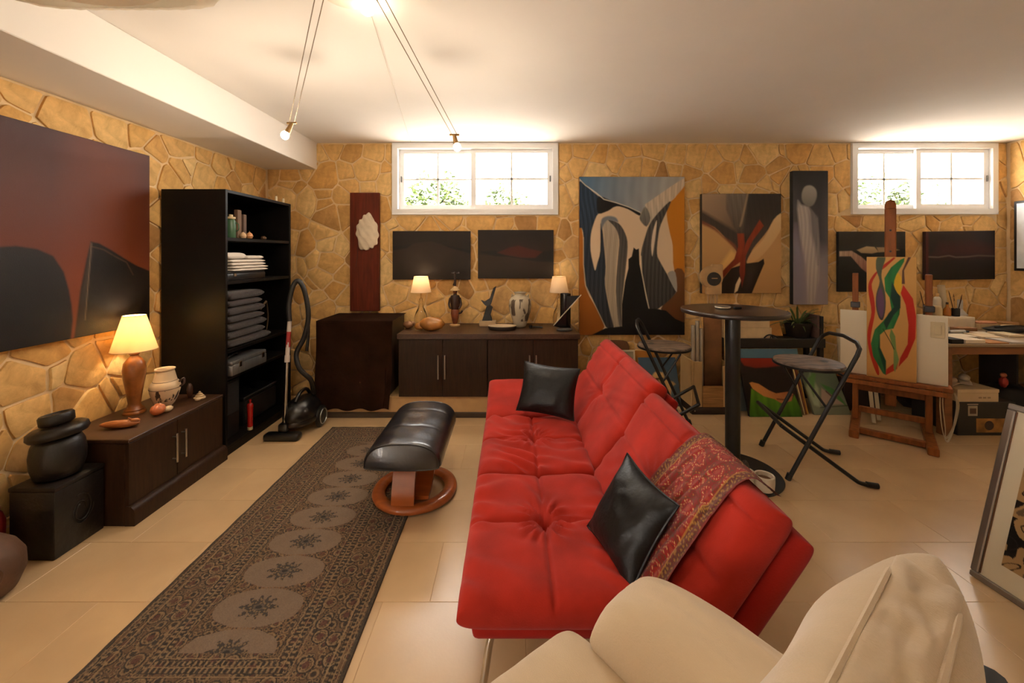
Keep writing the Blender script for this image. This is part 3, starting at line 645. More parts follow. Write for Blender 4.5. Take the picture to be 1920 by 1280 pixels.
# ---- carved chest with lidded jar
ebony = M('black_carved_wood', (26, 21, 18), .42, var=.35, vs=12, bump=.5, bs=18, spec=.45)
o = T('carved_chest', 'black carved wooden chest standing beside the low cabinet', 'chest', (-2.222, 1.995, 0)); box('body', (-2.33, 1.882, 0), (-2.116, 2.112, .315), ebony, o, 1, .006, 2); box('lid', (-2.333, 1.879, .3155), (-2.113, 2.115, .338), ebony, o, 1, .006, 2)
for k in range(2): tube('carved_spiral', [(-2.1145, 2.0+(.02+.035*a/6.28)*math.cos(a+k*2), .17+(.03+.05*a/6.28)*math.sin(a+k*2)) for a in np.linspace(0, 6.28, 20)], .0035, ebony, o, 1, n=5)
o = T('lidded_jar', 'black wooden jar with tilted lid on the carved chest', 'jar', (-2.225, 1.995, .3385)); tl = Matrix.Rotation(math.radians(-9), 3, 'Y')
lathe('body', [(.066, 0), (.085, .01), (.098, .06), (.101, .11), (.094, .16), (.08, .19), (.07, .195)], ebony, o, n=32, smooth=60)
lathe('rim', [(.07, -.018), (.102, -.02), (.112, -.004), (.108, .018), (.09, .03), (.066, .032)], ebony, o, c=(0, 0, .215), n=32, tilt=tl, smooth=60)
lathe('lid', [(.056, -.012), (.063, -.006), (.064, .03), (.058, .038), (.046, .038), (.04, .03), (.018, .03), (.014, .036), (0, .036)], ebony, o, c=(-.006, 0, .265), n=28, tilt=tl, smooth=50)
# ---- rounded carved stone at the lower left
o = T('carved_gourd', 'brown carved gourd-shaped sculpture on the floor at the left edge', 'sculpture', (-2.215, 1.655, 0)); stm = M('brown_carved_stone', (92, 62, 40), .65, var=.3, vs=9, bump=.7, bs=14)
lathe('body', [(.09, 0), (.135, .02), (.158, .08), (.155, .14), (.13, .19), (.095, .225), (.07, .25), (.052, .285), (.046, .32), (.04, .34), (0, .345)], stm, o, n=40, smooth=60)
for k in range(5): tube('carved_ridge', [(.16*math.cos(a)*math.sqrt(max(.05, 1-((z-.1)/.2)**2)), .16*math.sin(a)*math.sqrt(max(.05, 1-((z-.1)/.2)**2)), z) for a, z in [(-1.2+.25*k+.12*math.sin(i*.9), .09+.022*i) for i in range(7)]], .006, stm, o, n=5, curve=3)
o = T('red_pot', 'small red pot tucked between gourd sculpture and chest', 'pot', (-2.36, 1.845, 0)); lathe('body', [(.03, 0), (.04, .02), (.042, .2), (.03, .24), (.022, .25), (.026, .262), (.018, .262)], M('dull_red_glaze', (112, 24, 20), .4), o, n=18); lathe('stopper', [(.017, .2625), (.02, .28), (0, .285)], M('dull_red_glaze', (0, 0, 0)), o, n=12)
# ---- vacuum cleaner
o = T('vacuum_cleaner', 'black canister vacuum cleaner with upright chrome wand', 'vacuum cleaner', (-1.70, 3.3, 0))
vb = M('vacuum_black', (22, 21, 21), .3, var=.1, coat=.2); hosem = M('black_hose', (34, 32, 31), .4, bump=.3, bs=200)
blob('body', (-1.70, 3.36, .15), (.125, .19, .125), vb, o, 1, amp=.03); lathe('bumper', [(.10, -.03), (.125, -.02), (.13, 0), (.125, .02), (.10, .03)], vb, o, 1, c=(-1.70, 3.36, .10), n=28, sq=(1, 1.45))
Ry = Matrix.Rotation(math.pi/2, 3, 'Y')
for s in (-1, 1):
    wq = lathe('wheel', [(.0, -.02), (.075, -.018), (.085, -.008), (.085, .008), (.075, .018), (0, .02)], vb, o, 1, c=(-1.70+s*.125, 3.42, .0855), n=26, tilt=Ry)
    tube('wheel_trim', [(-1.70+s*.147, 3.42+.06*math.cos(a), .0855+.06*math.sin(a)) for a in np.linspace(0, 6.283, 25)[:-1]], .005, M('silver_trim', (168, 166, 162), .3, .8), wq, 1, n=6, closed=True)
tube('carry_handle', [(-1.70, 3.25, .255), (-1.70, 3.32, .305), (-1.70, 3.42, .31), (-1.70, 3.49, .25)], .014, vb, o, 1, curve=6)
box('floor_head', (-1.885, 3.125, .002), (-1.615, 3.205, .055), vb, o, 1, .018, 3); box('head_neck', (-1.79, 3.16, .055), (-1.715, 3.24, .12), vb, o, 1, .015, 2)
tube('wand', [(-1.752, 3.2, .12), (-1.745, 3.22, .62)], .013, chrome, o, 1, n=12); tube('wand_upper', [(-1.745, 3.22, .62), (-1.735, 3.235, .915)], .016, M('pale_grey_plastic', (196, 186, 178), .35), o, 1, n=12)
tube('wand_collar', [(-1.746, 3.219, .585), (-1.7445, 3.221, .635)], .02, M('pale_grey_plastic', (0, 0, 0)), o, 1, n=12); tube('wand_label', [(-1.7425, 3.2247, .70), (-1.7385, 3.2305, .82)], .0166, M('label_red', (150, 40, 38), .5), o, 1, n=12)
tube('hose', [(-1.735, 3.235, .90), at(548, 570, 3.25), at(556, 535, 3.27), at(566, 526, 3.28), at(577, 545, 3.29), at(584, 590, 3.30), at(576, 630, 3.3), at(562, 660, 3.3), at(568, 688, 3.3), at(588, 708, 3.35), at(593, 728, 3.42), (-1.655, 3.46, .255)], .019, hosem, o, 1, n=10, curve=8)
tube('hose_grip', [at(583, 585, 3.3), at(584, 620, 3.3), at(581, 655, 3.3)], .012, vb, o, 1, curve=4)
o.location.y -= .05
# ================================================================ long sideboard on the back wall
PY0 = 3.535
o = T('sideboard_plinth', 'long beige plinth board with dark foot under the sideboard', 'plinth', (-.55, 3.8, 0)); box('riser', (-1.70, PY0+.012, .046), (.585, 4.075, .182), M('beige_board', (196, 158, 108), .6), o, 1, .002); box('toe_rail', (-1.705, PY0, 0), (.59, 4.07, .0455), M('dark_rail', (66, 50, 36), .5), o, 1, .003)
def unit(label, x0, x1, xm):
    o = T('sideboard_unit', label, 'cabinet', ((x0+x1)/2, 3.8, .1825), group='sideboard units'); box('carcass', (x0, 3.55, .1825), (x1, 4.07, .688), wenge, o, 1, .001)
    for a, b, hx in ((x0+.002, xm-.001, xm-.034), (xm+.001, x1-.002, xm+.024)):
        d = box('door', (a, 3.53, .186), (b, 3.5495, .686), wenge, o, 1, .0015); z0, z1 = .345, .552
        tube('handle', [(hx, 3.505, z0), (hx, 3.505, z1)], .0065, steel, d, 1)
        for zz in (z0+.03, z1-.03): tube('handle_post', [(hx, 3.53, zz), (hx, 3.507, zz)], .004, steel, d, 1)
unit('left sideboard cabinet unit with two dark wood doors', -.975, -.201, -.592); unit('right sideboard cabinet unit partly hidden by the red sofa', -.199, .592, .2)
tag(box('worktop', (-.985, 3.515, .6885), (.605, 4.08, .735), wenge_h, bev=.003), 'long dark wood worktop across the sideboard units', 'worktop')
SZ = .7355
# brown cloth thrown over a low stand
vel = M('brown_velvet', (36, 20, 12), 1, var=.4, vs=5, bump=.2, bs=40, spec=.05)
o = T('covered_stand', 'low stand hidden under a dark brown velvet cloth', 'stand', (-1.36, 3.8, .183)); box('frame', (-1.67, 3.56, .183), (-1.06, 4.05, .84), M('dark_rail', (0, 0, 0)), o, 1, .004)
nx, nyy = 60, 70; P = np.zeros((nyy+1, nx+1, 3)); 
for j in range(nyy+1):
    for i in range(nx+1):
        u = i/nx; s = j/nyy*1.17; x = -1.69+u*.665
        if s < .4: y, z = 4.0-s*1.19, .848
        else:
            d = s-.4; f = d/.77; y = 3.524-.008*math.sin(u*17+2*math.sin(d*3))*f-.008*f+.008*nz(u*5, d*4, 3, 1.3)*f; z = .848-d-.008*math.sin(u*19)*f; x += .012*math.sin(d*9+u*4)*f+(-.02*f if u > .9 else 0)
        P[j, i] = (x, y, z)
sheet('velvet_cloth', P-np.array(off(o)[:]), np.ones(P.shape), vel, o, smooth=True)
# ---- things on the sideboard
glassm = M('clear_lamp_glass', (250, 244, 230), .03, trans=1, var=0, spec=.5)
table_lamp('small_glass_lamp', 'small lamp with clear glass body and white shade at the left of the sideboard', (-.865, 3.92, SZ),
    [(.05, 0), (.052, .006), (.062, .04), (.064, .08), (.05, .13), (.026, .18), (.018, .22), (.022, .235), (.016, .25), (.012, .27)], glassm, (.325, .477, .098, .066), shade_mat('white_lamp_shade', (244, 228, 204), .5), 1.5)
table_lamp('glass_lamp', 'small lamp with white shade partly behind the black zigzag sculpture', (.475, 3.96, SZ),
    [(.05, 0), (.052, .006), (.058, .04), (.06, .08), (.05, .13), (.026, .18), (.018, .22), (.022, .235), (.016, .25), (.012, .27)], glassm, (.32, .475, .094, .064), shade_mat('white_lamp_shade', (0, 0, 0), .5), .4)
o = T('golden_seashell', 'big golden brown polished seashell on the sideboard', 'shell', (-.725, 3.68, SZ)); gold = M('golden_shell', (176, 118, 56), .22, var=.45, vs=9, coat=.4)
blob('whorl', (.01, 0, .062), (.115, .07, .062), gold, o, amp=.06, fn=lambda d, a, th: 1+.03*math.sin(d.x*20)); blob('spire', (-.095, 0, .04), (.05, .035, .036), gold, o, amp=.12)
o = T('small_seashell', 'small brown seashell behind the golden one', 'shell', (-.955, 3.79, SZ)); blob('whorl', (0, 0, .034), (.05, .04, .034), M('brown_shell', (138, 96, 62), .4, var=.3, vs=20), o, amp=.2); blob('spire', (.04, 0, .045), (.025, .02, .02), M('brown_shell', (0, 0, 0)), o, amp=.2)
o = T('african_figure', 'slender dark carved figure with pale hat on the sideboard', 'figurine', (-.535, 3.92, SZ)); dk = M('dark_carving', (48, 28, 20), .35, var=.4, vs=14); hat = M('pale_hat', (198, 166, 120), .6)
lathe('stand', [(.05, 0), (.05, .014), (.04, .02), (.02, .02)], M('pale_wood', (176, 140, 92), .6), o, n=20)
lathe('skirt', [(.018, .02), (.028, .05), (.042, .12), (.040, .15), (.034, .16)], M('copper_carving', (120, 62, 34), .35, var=.5, vs=20), o, n=20, sq=(1, .8)); lathe('torso', [(.036, .155), (.046, .22), (.05, .27), (.04, .295), (.018, .30), (.016, .315)], dk, o, n=20, sq=(1, .7))
blob('head', (0, 0, .335), (.022, .022, .028), M('copper_carving', (0, 0, 0)), o, amp=.05); lathe('hat_brim', [(.046, .342), (.047, .346), (.024, .37), (.008, .385), (0, .386)], hat, o, n=20)
for s in (-1, 1): tube('arm', [(s*.045, 0, .27), (s*.058, -.01, .21), (s*.04, -.03, .17)], [.012, .010, .008], dk, o, curve=5)
tube('mast', [(0, 0, .385), (0, 0, .52)], .011, dk, o); box('mast_cap', (-.035, -.006, .505), (.04, .006, .517), dk, o, 0, .002); tube('mast_strut', [(-.018, 0, .39), (.012, 0, .47)], .007, dk, o); tube('bowl_arm', [(.03, -.01, .12), (.06, -.015, .13), (.07, -.015, .15)], .008, dk, o, curve=4)
o = T('angular_sculpture', 'black angular bird-like sculpture on a pale block', 'sculpture', (-.22, 3.93, SZ)); bz = M('blackened_bronze', (34, 30, 28), .45, var=.3, vs=20, bump=.4, bs=40)
box('plinth', (-.08, -.045, 0), (.08, .045, .05), M('pale_marble', (188, 160, 122), .45, var=.15), o, bev=.003)
prism('lower_body', [(-.055, 0), (.045, 0), (.03, .06), (.05, .13), (.02, .155), (-.01, .14), (-.035, .06)], (0, .02, .0505), (1, 0, 0), (0, 0, 1), .045, bz, o, bev=.004)
prism('upper_wing', [(-.065, .20), (-.03, .185), (.02, .215), (.055, .315), (.085, .335), (.04, .18), (.025, .14), (-.02, .145), (-.04, .165)], (0, .016, .0505), (1, 0, 0), (0, 0, 1), .035, bz, o, bev=.003)
o = T('ceramic_vase', 'pale stoneware vase with brush strokes on the sideboard', 'vase', (.093, 3.88, SZ))
lathe('body', [(.05, 0), (.056, .004), (.07, .05), (.098, .14), (.108, .2), (.104, .25), (.082, .285), (.06, .298), (.05, .305), (.05, .316), (.058, .322), (.06, .33), (.05, .332), (.046, .32), (.05, .29)], vase_mat('brushed_stoneware', (186, 172, 146), (84, 70, 56), .06, .27, 20), o, n=40)
for s in (-1, 1): tube('lug', [(s*.062, -.02, .295), (s*.078, -.025, .31), (s*.08, -.025, .285)], .006, M('brushed_stoneware', (0, 0, 0)), o, curve=4, n=6)
o = T('oval_dish', 'flat oval dish with pale rim at the front of the sideboard', 'dish', (-.075, 3.72, SZ))
lathe('bowl', [(.09, 0), (.12, .004), (.13, .02), (.13, .034)], M('dark_dish', (44, 34, 28), .4), o, n=36, sq=(1, .55)); lathe('rim', [(.131, .0345), (.131, .040), (.116, .041), (.108, .02), (.09, .008), (0, .007)], M('pale_rim', (206, 184, 152), .4), o, n=36, sq=(1, .55))
o = T('black_pipe', 'small black pipe lying beside the stoneware vase', 'pipe', (.21, 3.80, SZ)); tube('stem', [(-.02, 0, .01), (.04, 0, .012), (.09, -.01, .008)], .008, black, o, curve=5); lathe('bowl', [(.014, 0), (.017, .01), (.016, .03), (.01, .03)], black, o, c=(-.02, 0, 0), n=12)
o = T('zigzag_sculpture', 'black cylinder sculpture with triangular fins and pale diagonal rod', 'sculpture', (.515, 3.80, SZ)); gb = M('gloss_black', (14, 13, 13), .25)
lathe('column', [(.048, 0), (.05, .003), (.05, .322), (.047, .325), (.04, .318)], gb, o, n=28)
prism('upper_fin', [(.0, .305), (.135, .312), (.0, .17)], (0, -.056, 0), (1, 0, 0), (0, 0, 1), .006, gb, o); prism('lower_fin', [(-.118, .03), (.0, .0), (.0, .165)], (0, -.056, 0), (1, 0, 0), (0, 0, 1), .006, gb, o)
tube('diagonal_rod', [(-.118, -.062, .035), (.138, -.062, .318)], .0045, M('pale_metal', (196, 180, 156), .4), o)
o = T('small_round_dish', 'small dark round dish in front of the zigzag sculpture', 'dish', (.487, 3.655, SZ)); lathe('bowl', [(.045, 0), (.07, .006), (.074, .018), (.068, .022), (.05, .01), (0, .009)], M('grey_glaze', (58, 52, 48), .35), o, n=28, sq=(1, .6)); lathe('foot', [(.04, -.0003), (.042, -.0001), (.04, 0)], M('grey_glaze', (0, 0, 0)), o, n=24, sq=(1, .6))
# ================================================================ pictures on the back wall
YW = YB-.062
def bw(px, py): return at(px, py, YW)
def wallpic(name, label, x0, x1, y0, y1, art, rect, thick=.03, cell=.004, edge=(40, 30, 25), skew=0, cat='painting', group=None):
    bw = lambda a, b: at(a, b, YB-.026-thick)
    return canvas(name, label, cat, bw(x0, y0), bw(x1, y0+skew), bw(x0, y1), thick, art, rect, cell, edge, group, nrm=(0, -1, 0))
def art_hill1(A):
    A.grad((36, 29, 24), (28, 21, 16)); A.poly([(437, 722), (560, 692), (670, 680), (760, 708), (902, 750), (902, 910), (437, 910)], (46, 36, 28), (38, 30, 24), soft=3)
    A.poly([(437, 712), (520, 700), (560, 692), (520, 722), (437, 735)], (26, 22, 20), soft=4); A.poly([(740, 700), (902, 735), (902, 752), (780, 720)], (24, 20, 18), soft=4)
wallpic('dune_painting', 'dark dune painting above the sideboard, left of the pair', 736, 882, 433, 524, art_hill1, (437, 620, 902, 908), group='pair of dune paintings')
def art_hill2(A):
    A.grad((34, 26, 21), (46, 34, 26)); A.poly([(947, 760), (1130, 770), (1300, 790), (1400, 800), (1400, 900), (947, 900)], (52, 40, 29), (40, 31, 24), soft=3)
    A.poly([(947, 742), (1050, 735), (1110, 760), (1250, 782), (1330, 742), (1400, 728), (1400, 802), (1300, 800), (1130, 772), (1050, 768), (947, 742)], (25, 20, 17), soft=3)
    A.poly([(1060, 748), (1130, 718), (1190, 705), (1260, 725), (1335, 742), (1290, 778), (1200, 776), (1110, 760)], (70, 32, 24), soft=4)
wallpic('red_hill_painting', 'dark painting with a red hill above the sideboard', 896, 1038, 431, 522, art_hill2, (947, 613, 1400, 900), group='pair of dune paintings')
def art_big(A):
    A.C[:] = lin((214, 188, 156)); D = (38, 38, 42)
    A.poly([(95, 400), (125, 450), (138, 600), (142, 820), (180, 940), (295, 1172), (95, 1240)], (176, 108, 34), (140, 78, 22), soft=3, curve=3)
    A.poly([(905, 90), (830, 200), (780, 240), (765, 330), (790, 470), (810, 560), (822, 745), (905, 790)], (192, 124, 36), (178, 108, 26), soft=3, curve=3)
    A.poly([(822, 745), (905, 780), (905, 1160), (720, 1035), (840, 905)], (108, 66, 32), (84, 48, 24), soft=3, curve=3)
    A.poly([(95, 40), (905, 40), (905, 70), (800, 140), (610, 268), (565, 322), (480, 275), (380, 240), (290, 215), (220, 160), (95, 60)], (62, 100, 130), (176, 172, 164), (1, .2), soft=6, curve=0, streak=.12, sf=.02)
    A.poly([(95, 80), (200, 150), (270, 200), (400, 250), (360, 275), (320, 300), (250, 320), (215, 390), (192, 480), (190, 600), (213, 715), (225, 745), (240, 690), (262, 600), (264, 400), (278, 430), (292, 560), (306, 720), (302, 860), (330, 1020), (368, 1168), (300, 1168), (200, 960), (152, 860), (135, 700), (135, 500), (122, 430), (95, 400)], (34, 48, 64), (46, 44, 44), soft=4, curve=3, streak=.5, sf=.09)
    A.poly([(255, 190), (380, 240), (480, 272), (562, 312), (556, 336), (470, 287), (380, 265), (320, 300), (250, 322), (235, 260)], (22, 20, 22), soft=4, curve=3)
    A.line([(105, 62), (150, 108), (230, 163), (290, 213), (380, 238), (480, 272), (562, 310)], 7, (214, 204, 188), 3, .8)
    A.poly([(285, 370), (350, 352), (392, 440), (402, 540), (385, 700), (380, 950), (412, 1166), (365, 1166), (300, 860), (305, 720), (284, 450)], (172, 158, 138), (150, 134, 112), soft=6, curve=3, streak=.12)
    A.poly([(320, 366), (400, 392), (452, 470), (470, 570), (450, 780), (426, 1000), (426, 1166), (404, 1150), (380, 900), (396, 650), (406, 520), (378, 430)], (66, 62, 58), (96, 88, 78), soft=4, curve=3, streak=.35, sf=.12)
    A.poly([(268, 380), (285, 350), (330, 338), (380, 350), (398, 385), (360, 375), (320, 368), (290, 400), (275, 440)], (112, 116, 122), soft=6, curve=3)
    A.poly([(905, 50), (640, 225), (602, 268), (640, 392), (720, 290), (800, 226), (905, 105)], (206, 186, 160), (180, 168, 150), soft=4, curve=3, streak=.18, sf=.06)
    A.poly([(605, 268), (566, 330), (564, 370), (612, 418), (642, 352)], (122, 118, 108), (90, 86, 80), soft=5, curve=3, streak=.2)
    A.poly([(798, 230), (730, 282), (640, 392), (600, 500), (570, 620), (576, 760), (602, 900), (632, 1032), (700, 1036), (838, 910), (800, 830), (720, 690), (692, 620), (700, 500), (722, 400)], (70, 65, 60), (52, 47, 43), soft=4, curve=3, streak=.55, sf=.1)
    A.poly([(690, 372), (662, 450), (648, 560), (656, 640), (670, 560), (682, 470)], (212, 192, 168), soft=4, curve=3)
    A.poly([(772, 768), (830, 760), (842, 905), (800, 842)], (154, 148, 138), soft=3, curve=3)
    A.line([(570, 640), (576, 760), (602, 900), (630, 1030)], 8, (208, 190, 160), 3, .8)
    A.poly([(515, 575), (535, 590), (555, 582), (560, 700), (580, 800), (610, 960), (628, 1032), (700, 1036), (760, 1048), (830, 1110), (905, 1140), (905, 1240), (180, 1240), (300, 1180), (426, 1166), (426, 1000), (450, 830), (475, 730), (475, 662), (500, 642)], (15, 11, 10), soft=3)
    A.line([(135, 500), (135, 700), (152, 860), (200, 960), (300, 1168)], 6, (206, 184, 150), 3, .7)
wallpic('abstract_canvas', 'large abstract canvas of white and black drapery with orange edges', 1086, 1284, 331, 628, art_big, (105, 45, 900, 1230), .035, .0042, (150, 104, 50))
def art_x(A):
    A.grad((200, 158, 104), (176, 132, 80)); B = (42, 34, 29)
    A.poly([(900, 220), (1450, 220), (1450, 345), (1400, 400), (1330, 500), (1250, 600), (1218, 692), (1180, 700), (1140, 600), (1080, 530), (1000, 450), (900, 395)], B, (60, 48, 40), soft=4, curve=3, streak=.15)
    A.poly([(900, 220), (1085, 220), (1085, 330), (1150, 480), (1000, 390), (900, 330)], (164, 138, 110), (96, 76, 60), (1, 1), soft=14)
    A.poly([(1085, 220), (1215, 220), (1200, 420), (1180, 500), (1130, 450), (1085, 330)], (110, 98, 84), (70, 58, 48), soft=14, streak=.2)
    A.poly([(900, 400), (1000, 450), (1060, 510), (1130, 560), (1145, 600), (1080, 540), (1000, 470), (900, 420)], (112, 62, 40), soft=8, curve=3)
    A.poly([(1215, 222), (1225, 222), (1190, 390), (1175, 440), (1165, 440), (1180, 380)], (150, 128, 102), soft=6, curve=3)
    A.poly([(1450, 355), (1390, 400), (1330, 520), (1240, 622), (1214, 692), (1290, 660), (1380, 560), (1450, 440)], (218, 184, 134), (196, 152, 100), soft=4, curve=3)
    A.poly([(1110, 600), (1160, 640), (1120, 700), (1060, 740), (1040, 700)], (224, 176, 104), soft=14)
    A.poly([(1045, 890), (1050, 800), (1110, 722), (1210, 690), (1290, 680), (1325, 658), (1330, 690), (1300, 760), (1246, 890)], (36, 24, 18), soft=3)
    A.poly([(1165, 780), (1176, 800), (1152, 872), (1130, 888), (1140, 830)], (222, 194, 152), soft=3)
    A.poly([(1150, 490), (1195, 490), (1200, 560), (1172, 680), (1112, 722), (1048, 800), (1048, 745), (1130, 660), (1156, 580)], (134, 54, 30), (112, 40, 20), soft=3, streak=.1)
    A.poly([(1298, 398), (1326, 440), (1252, 540), (1206, 640), (1202, 760), (1182, 850), (1164, 740), (1174, 640), (1214, 540)], (134, 54, 30), (104, 36, 20), soft=3, streak=.1)
wallpic('crossed_ribbons_canvas', 'brown abstract canvas with crossing red ribbons above the bar table', 1316, 1465, 363, 550, art_x, (918, 228, 1440, 888), .045, .004, (46, 34, 26))
def art_ghost(A):
    A.grad((24, 23, 24), (150, 138, 140)); A.poly([(1520, 70), (1760, 70), (1760, 560), (1640, 640), (1520, 420)], (30, 28, 28), (52, 48, 50), soft=60)
    A.poly([(1555, 270), (1575, 300), (1622, 312), (1680, 390), (1692, 560), (1690, 800), (1660, 960), (1620, 960), (1600, 700), (1570, 520), (1552, 330)], (172, 164, 158), (168, 154, 146), soft=9, streak=.22, sf=.12)
    A.poly([(1628, 315), (1682, 380), (1690, 560), (1684, 700), (1668, 600), (1640, 480)], (86, 82, 84), soft=12, al=.8)
    A.poly([(1540, 430), (1600, 700), (1600, 960), (1525, 960), (1525, 500)], (128, 118, 134), soft=22, al=.7)
    A.poly([(1580, 225), (1600, 180), (1640, 172), (1672, 200), (1676, 250), (1655, 300), (1620, 312), (1585, 280)], (160, 156, 146), (110, 106, 100), soft=5, curve=4)
wallpic('figure_canvas', 'tall narrow canvas of a pale hooded figure on black', 1487, 1553, 320, 571, art_ghost, (1525, 75, 1750, 965), .05, .0035, (28, 26, 27))
def art_d3(A):
    A.grad((46, 39, 32), (22, 18, 15)); A.poly([(135, 900), (300, 880), (420, 800), (632, 790), (632, 920), (135, 925)], (58, 52, 45), (34, 31, 28), soft=20)
    A.poly([(130, 930), (640, 905), (640, 1240), (130, 1240)], (20, 18, 17), soft=4)
    A.poly([(268, 915), (340, 888), (400, 893), (432, 930), (380, 942), (300, 937)], (186, 162, 122), (140, 116, 86), soft=4); A.poly([(415, 895), (520, 895), (590, 915), (520, 928), (432, 932)], (150, 128, 98), soft=4)
    A.poly([(135, 925), (230, 922), (300, 965), (362, 1018), (400, 1080), (400, 1130), (300, 1050), (222, 962), (135, 962)], (176, 150, 128), (120, 50, 32), (1, 1), soft=4, streak=.2)
wallpic('landscape_canvas', 'dark landscape canvas with white rock behind the easel mast', 1573, 1698, 434, 547, art_d3, (135, 780, 632, 1225), .035, .004, (24, 21, 20))
def art_d4(A):
    A.grad((32, 20, 16), (24, 17, 13)); A.poly([(900, 870), (1150, 860), (1300, 900), (1300, 960), (850, 960)], (54, 22, 18), soft=40)
    A.line([(805, 962), (880, 966), (960, 955), (1010, 968), (1100, 966), (1180, 958), (1305, 964)], 9, (104, 94, 80), 5, .8); A.poly([(780, 760), (806, 760), (806, 1150), (780, 1150)], (66, 18, 14), soft=8)
wallpic('seascape_canvas', 'dark seascape canvas with a thin pale line, right above the desk', 1736, 1866, 434, 525, art_d4, (788, 770, 1305, 1138), .035, .004, (48, 14, 12), skew=-2)
# carved board with plaster relief
o = T('relief_board', 'tall reddish wooden board with white plaster relief on the back wall', 'wall art', bw(683, 583)); x0, _, z1 = bw(656, 361); x1, _, z0 = bw(711, 583)
mah = M('mahogany', (88, 32, 16), .5, var=.3, vs=5, stretch=(8, 8, .8), spec=.15); box('board', (x0, YW, z0), (x1, YW+.034, z1), mah, o, 1, .003)
c = bw(689, 436)
pl = M('white_plaster_relief', (214, 198, 172), .8, bump=.4, bs=30)
blob('plaster_relief', (c[0], c[1]-.010, c[2]), (.105, .035, .185), pl, o, 1, amp=.18, fr=1.5, nu=48, nv=40, fn=lambda d, a, th: (1+.05*math.sin(16*(d.z*.9+d.x*.55)))*(1-.22*max(0, d.x-.1)*max(0, d.z))*(1+.12*max(0, d.x)*max(0, -d.z))*(1-.15*max(0, -d.x)*max(0, -d.z)), rot=Matrix.Rotation(.12, 3, 'Y'))
tube('thread', [bw(671, 462), bw(670, 480), bw(667, 500)], .0025, M('dark_thread', (60, 36, 26), .8), o, 1, n=5)
# framed picture on the right wall
o = T('glazed_picture', 'dark framed glazed picture on the right wall', 'picture', (XR-.03, 3.65, 1.27)); box('frame', (XR-.04, 3.2, 1.265), (XR-.02, 4.01, 1.95), black, o, 1, .003); box('white_sheet', (XR-.044, 3.225, 1.29), (XR-.0405, 3.985, 1.925), M('reflection_white', (232, 234, 234), .12), o, 1, .001)  # white colour stands in for a bright window reflected in the picture glass

# ================================================================ rug
def cells(X, Y, s, seed, jit=.8):
    """distance to the nearest jittered point and a random number of that point"""
    gx, gy = np.floor(X/s), np.floor(Y/s); best = np.full(X.shape, 1e9); bid = np.zeros(X.shape)
    for a in (-1, 0, 1):
        for b in (-1, 0, 1):
            cx, cy = gx+a, gy+b; h = np.modf(np.sin(cx*127.1+cy*311.7+seed*17.3)*43758.5453)[0] % 1; h2 = np.modf(np.sin(cx*269.5+cy*183.3+seed*5.1)*24634.6345)[0] % 1
            d = np.hypot(X-(cx+.5+(h-.5)*jit)*s, Y-(cy+.5+(h2-.5)*jit)*s); k = d < best; best = np.where(k, d, best); bid = np.where(k, (h*7.31+h2*3.7) % 1, bid)
    return best/s, bid
RX0, RX1, RY0, RY1 = -1.462, -.558, 1.165, 3.33
def rug_fn(U, V):
    X = (U-.5)*(RX1-RX0); Y = RY1-V*(RY1-RY0); A = np.abs(X); hw = (RX1-RX0)/2; e = np.minimum(hw-A, np.minimum(RY1-Y, Y-RY0)); C = np.zeros(U.shape+(3,)); base = lin((106, 80, 54)); C[:] = base
    def put(m, c, al=1.0): C[m] = C[m]*(1-al)+lin(c)*al
    dk, lt, rd, gd = (34, 27, 22), (150, 122, 86), (92, 50, 36), (128, 94, 56)
    for s, sd in ((.030, 1), (.019, 2), (.045, 7)):
        d, i = cells(X, Y, s, sd); put((d < .2) & (i > .35), dk, .85); put((d > .25) & (d < .36) & (i > .3), lt, .55); put((d < .12) & (i < .5), rd, .8); put((d > .42) & (d < .52) & (i > .55), dk, .7)
    d, i = cells(X, Y, .085, 4, .5); put((d < .36) & (d > .30), dk, .9); put((d < .30) & (d > .24), lt, .6); put(d < .14, (86, 44, 36), .8)
    # border stripes
    for a, b, c in ((0, .014, (58, 48, 38)), (.018, .021, lt), (.033, .036, lt), (.046, .049, dk), (.062, .065, lt), (.072, .075, dk), (.19, .193, lt), (.2, .203, dk), (.222, .225, lt), (.245, .248, dk), (.252, .255, lt), (.268, .2705, dk)): put((e >= a) & (e < b), c, .85)
    for a, b in ((.036, .046), (.205, .22), (.23, .243)):
        t = np.where(hw-A < np.minimum(RY1-Y, Y-RY0), Y, X); put((e > a) & (e < b) & (np.sin(t*330) > .1), dk, .9); put((e > a) & (e < b) & (np.sin(t*330) < -.6), lt, .6)
    # field with octagonal medallions, one after another
    F0 = .272; fld = (e > F0)
    d, i = cells(X, Y, .022, 9); put(fld & (d < .24) & (i > .4), dk, .9); put(fld & (d > .3) & (d < .42), gd, .6)
    p = .187; k = np.round((Y-1.627)/p); dy = (Y-1.627-k*p)/(p/2); ok = (RY1-Y > F0) & (Y-RY0 > F0); xx = X/.17
    oct_ = (np.abs(xx)**1.55+np.abs(dy)**2.6 < 1.0) & ok
    put(oct_, (128, 106, 86), 1); n1, _ = cells(X, Y, .006, 3); put(oct_ & (n1 < .3), (112, 92, 74), .5)
    r = np.hypot(X/.062, dy*p/2/.045); ang = np.arctan2(dy*p/2, X); sr = 1+.28*np.cos(ang*10); g_ = oct_ & (r < sr)
    put(g_, dk, .9); d, i = cells(X, Y, .013, 12); put(g_ & (d < .34), lt, .6); put(g_ & (d > .5), (62, 54, 50), .8); put(oct_ & (r < .34), (88, 76, 64), 1); put(oct_ & (r < .2), dk, 1)
    dsh = np.abs(np.abs(dy)-1) < .05; put(ok & dsh & (np.abs(X) < .05) & (np.sin(X*500) > 0), gd, .8)
    fz = np.modf(np.sin(X*9131.7+Y*7717.3)*43758.5)[0] % 1
    return C*(.8+.24*fz)[..., None]
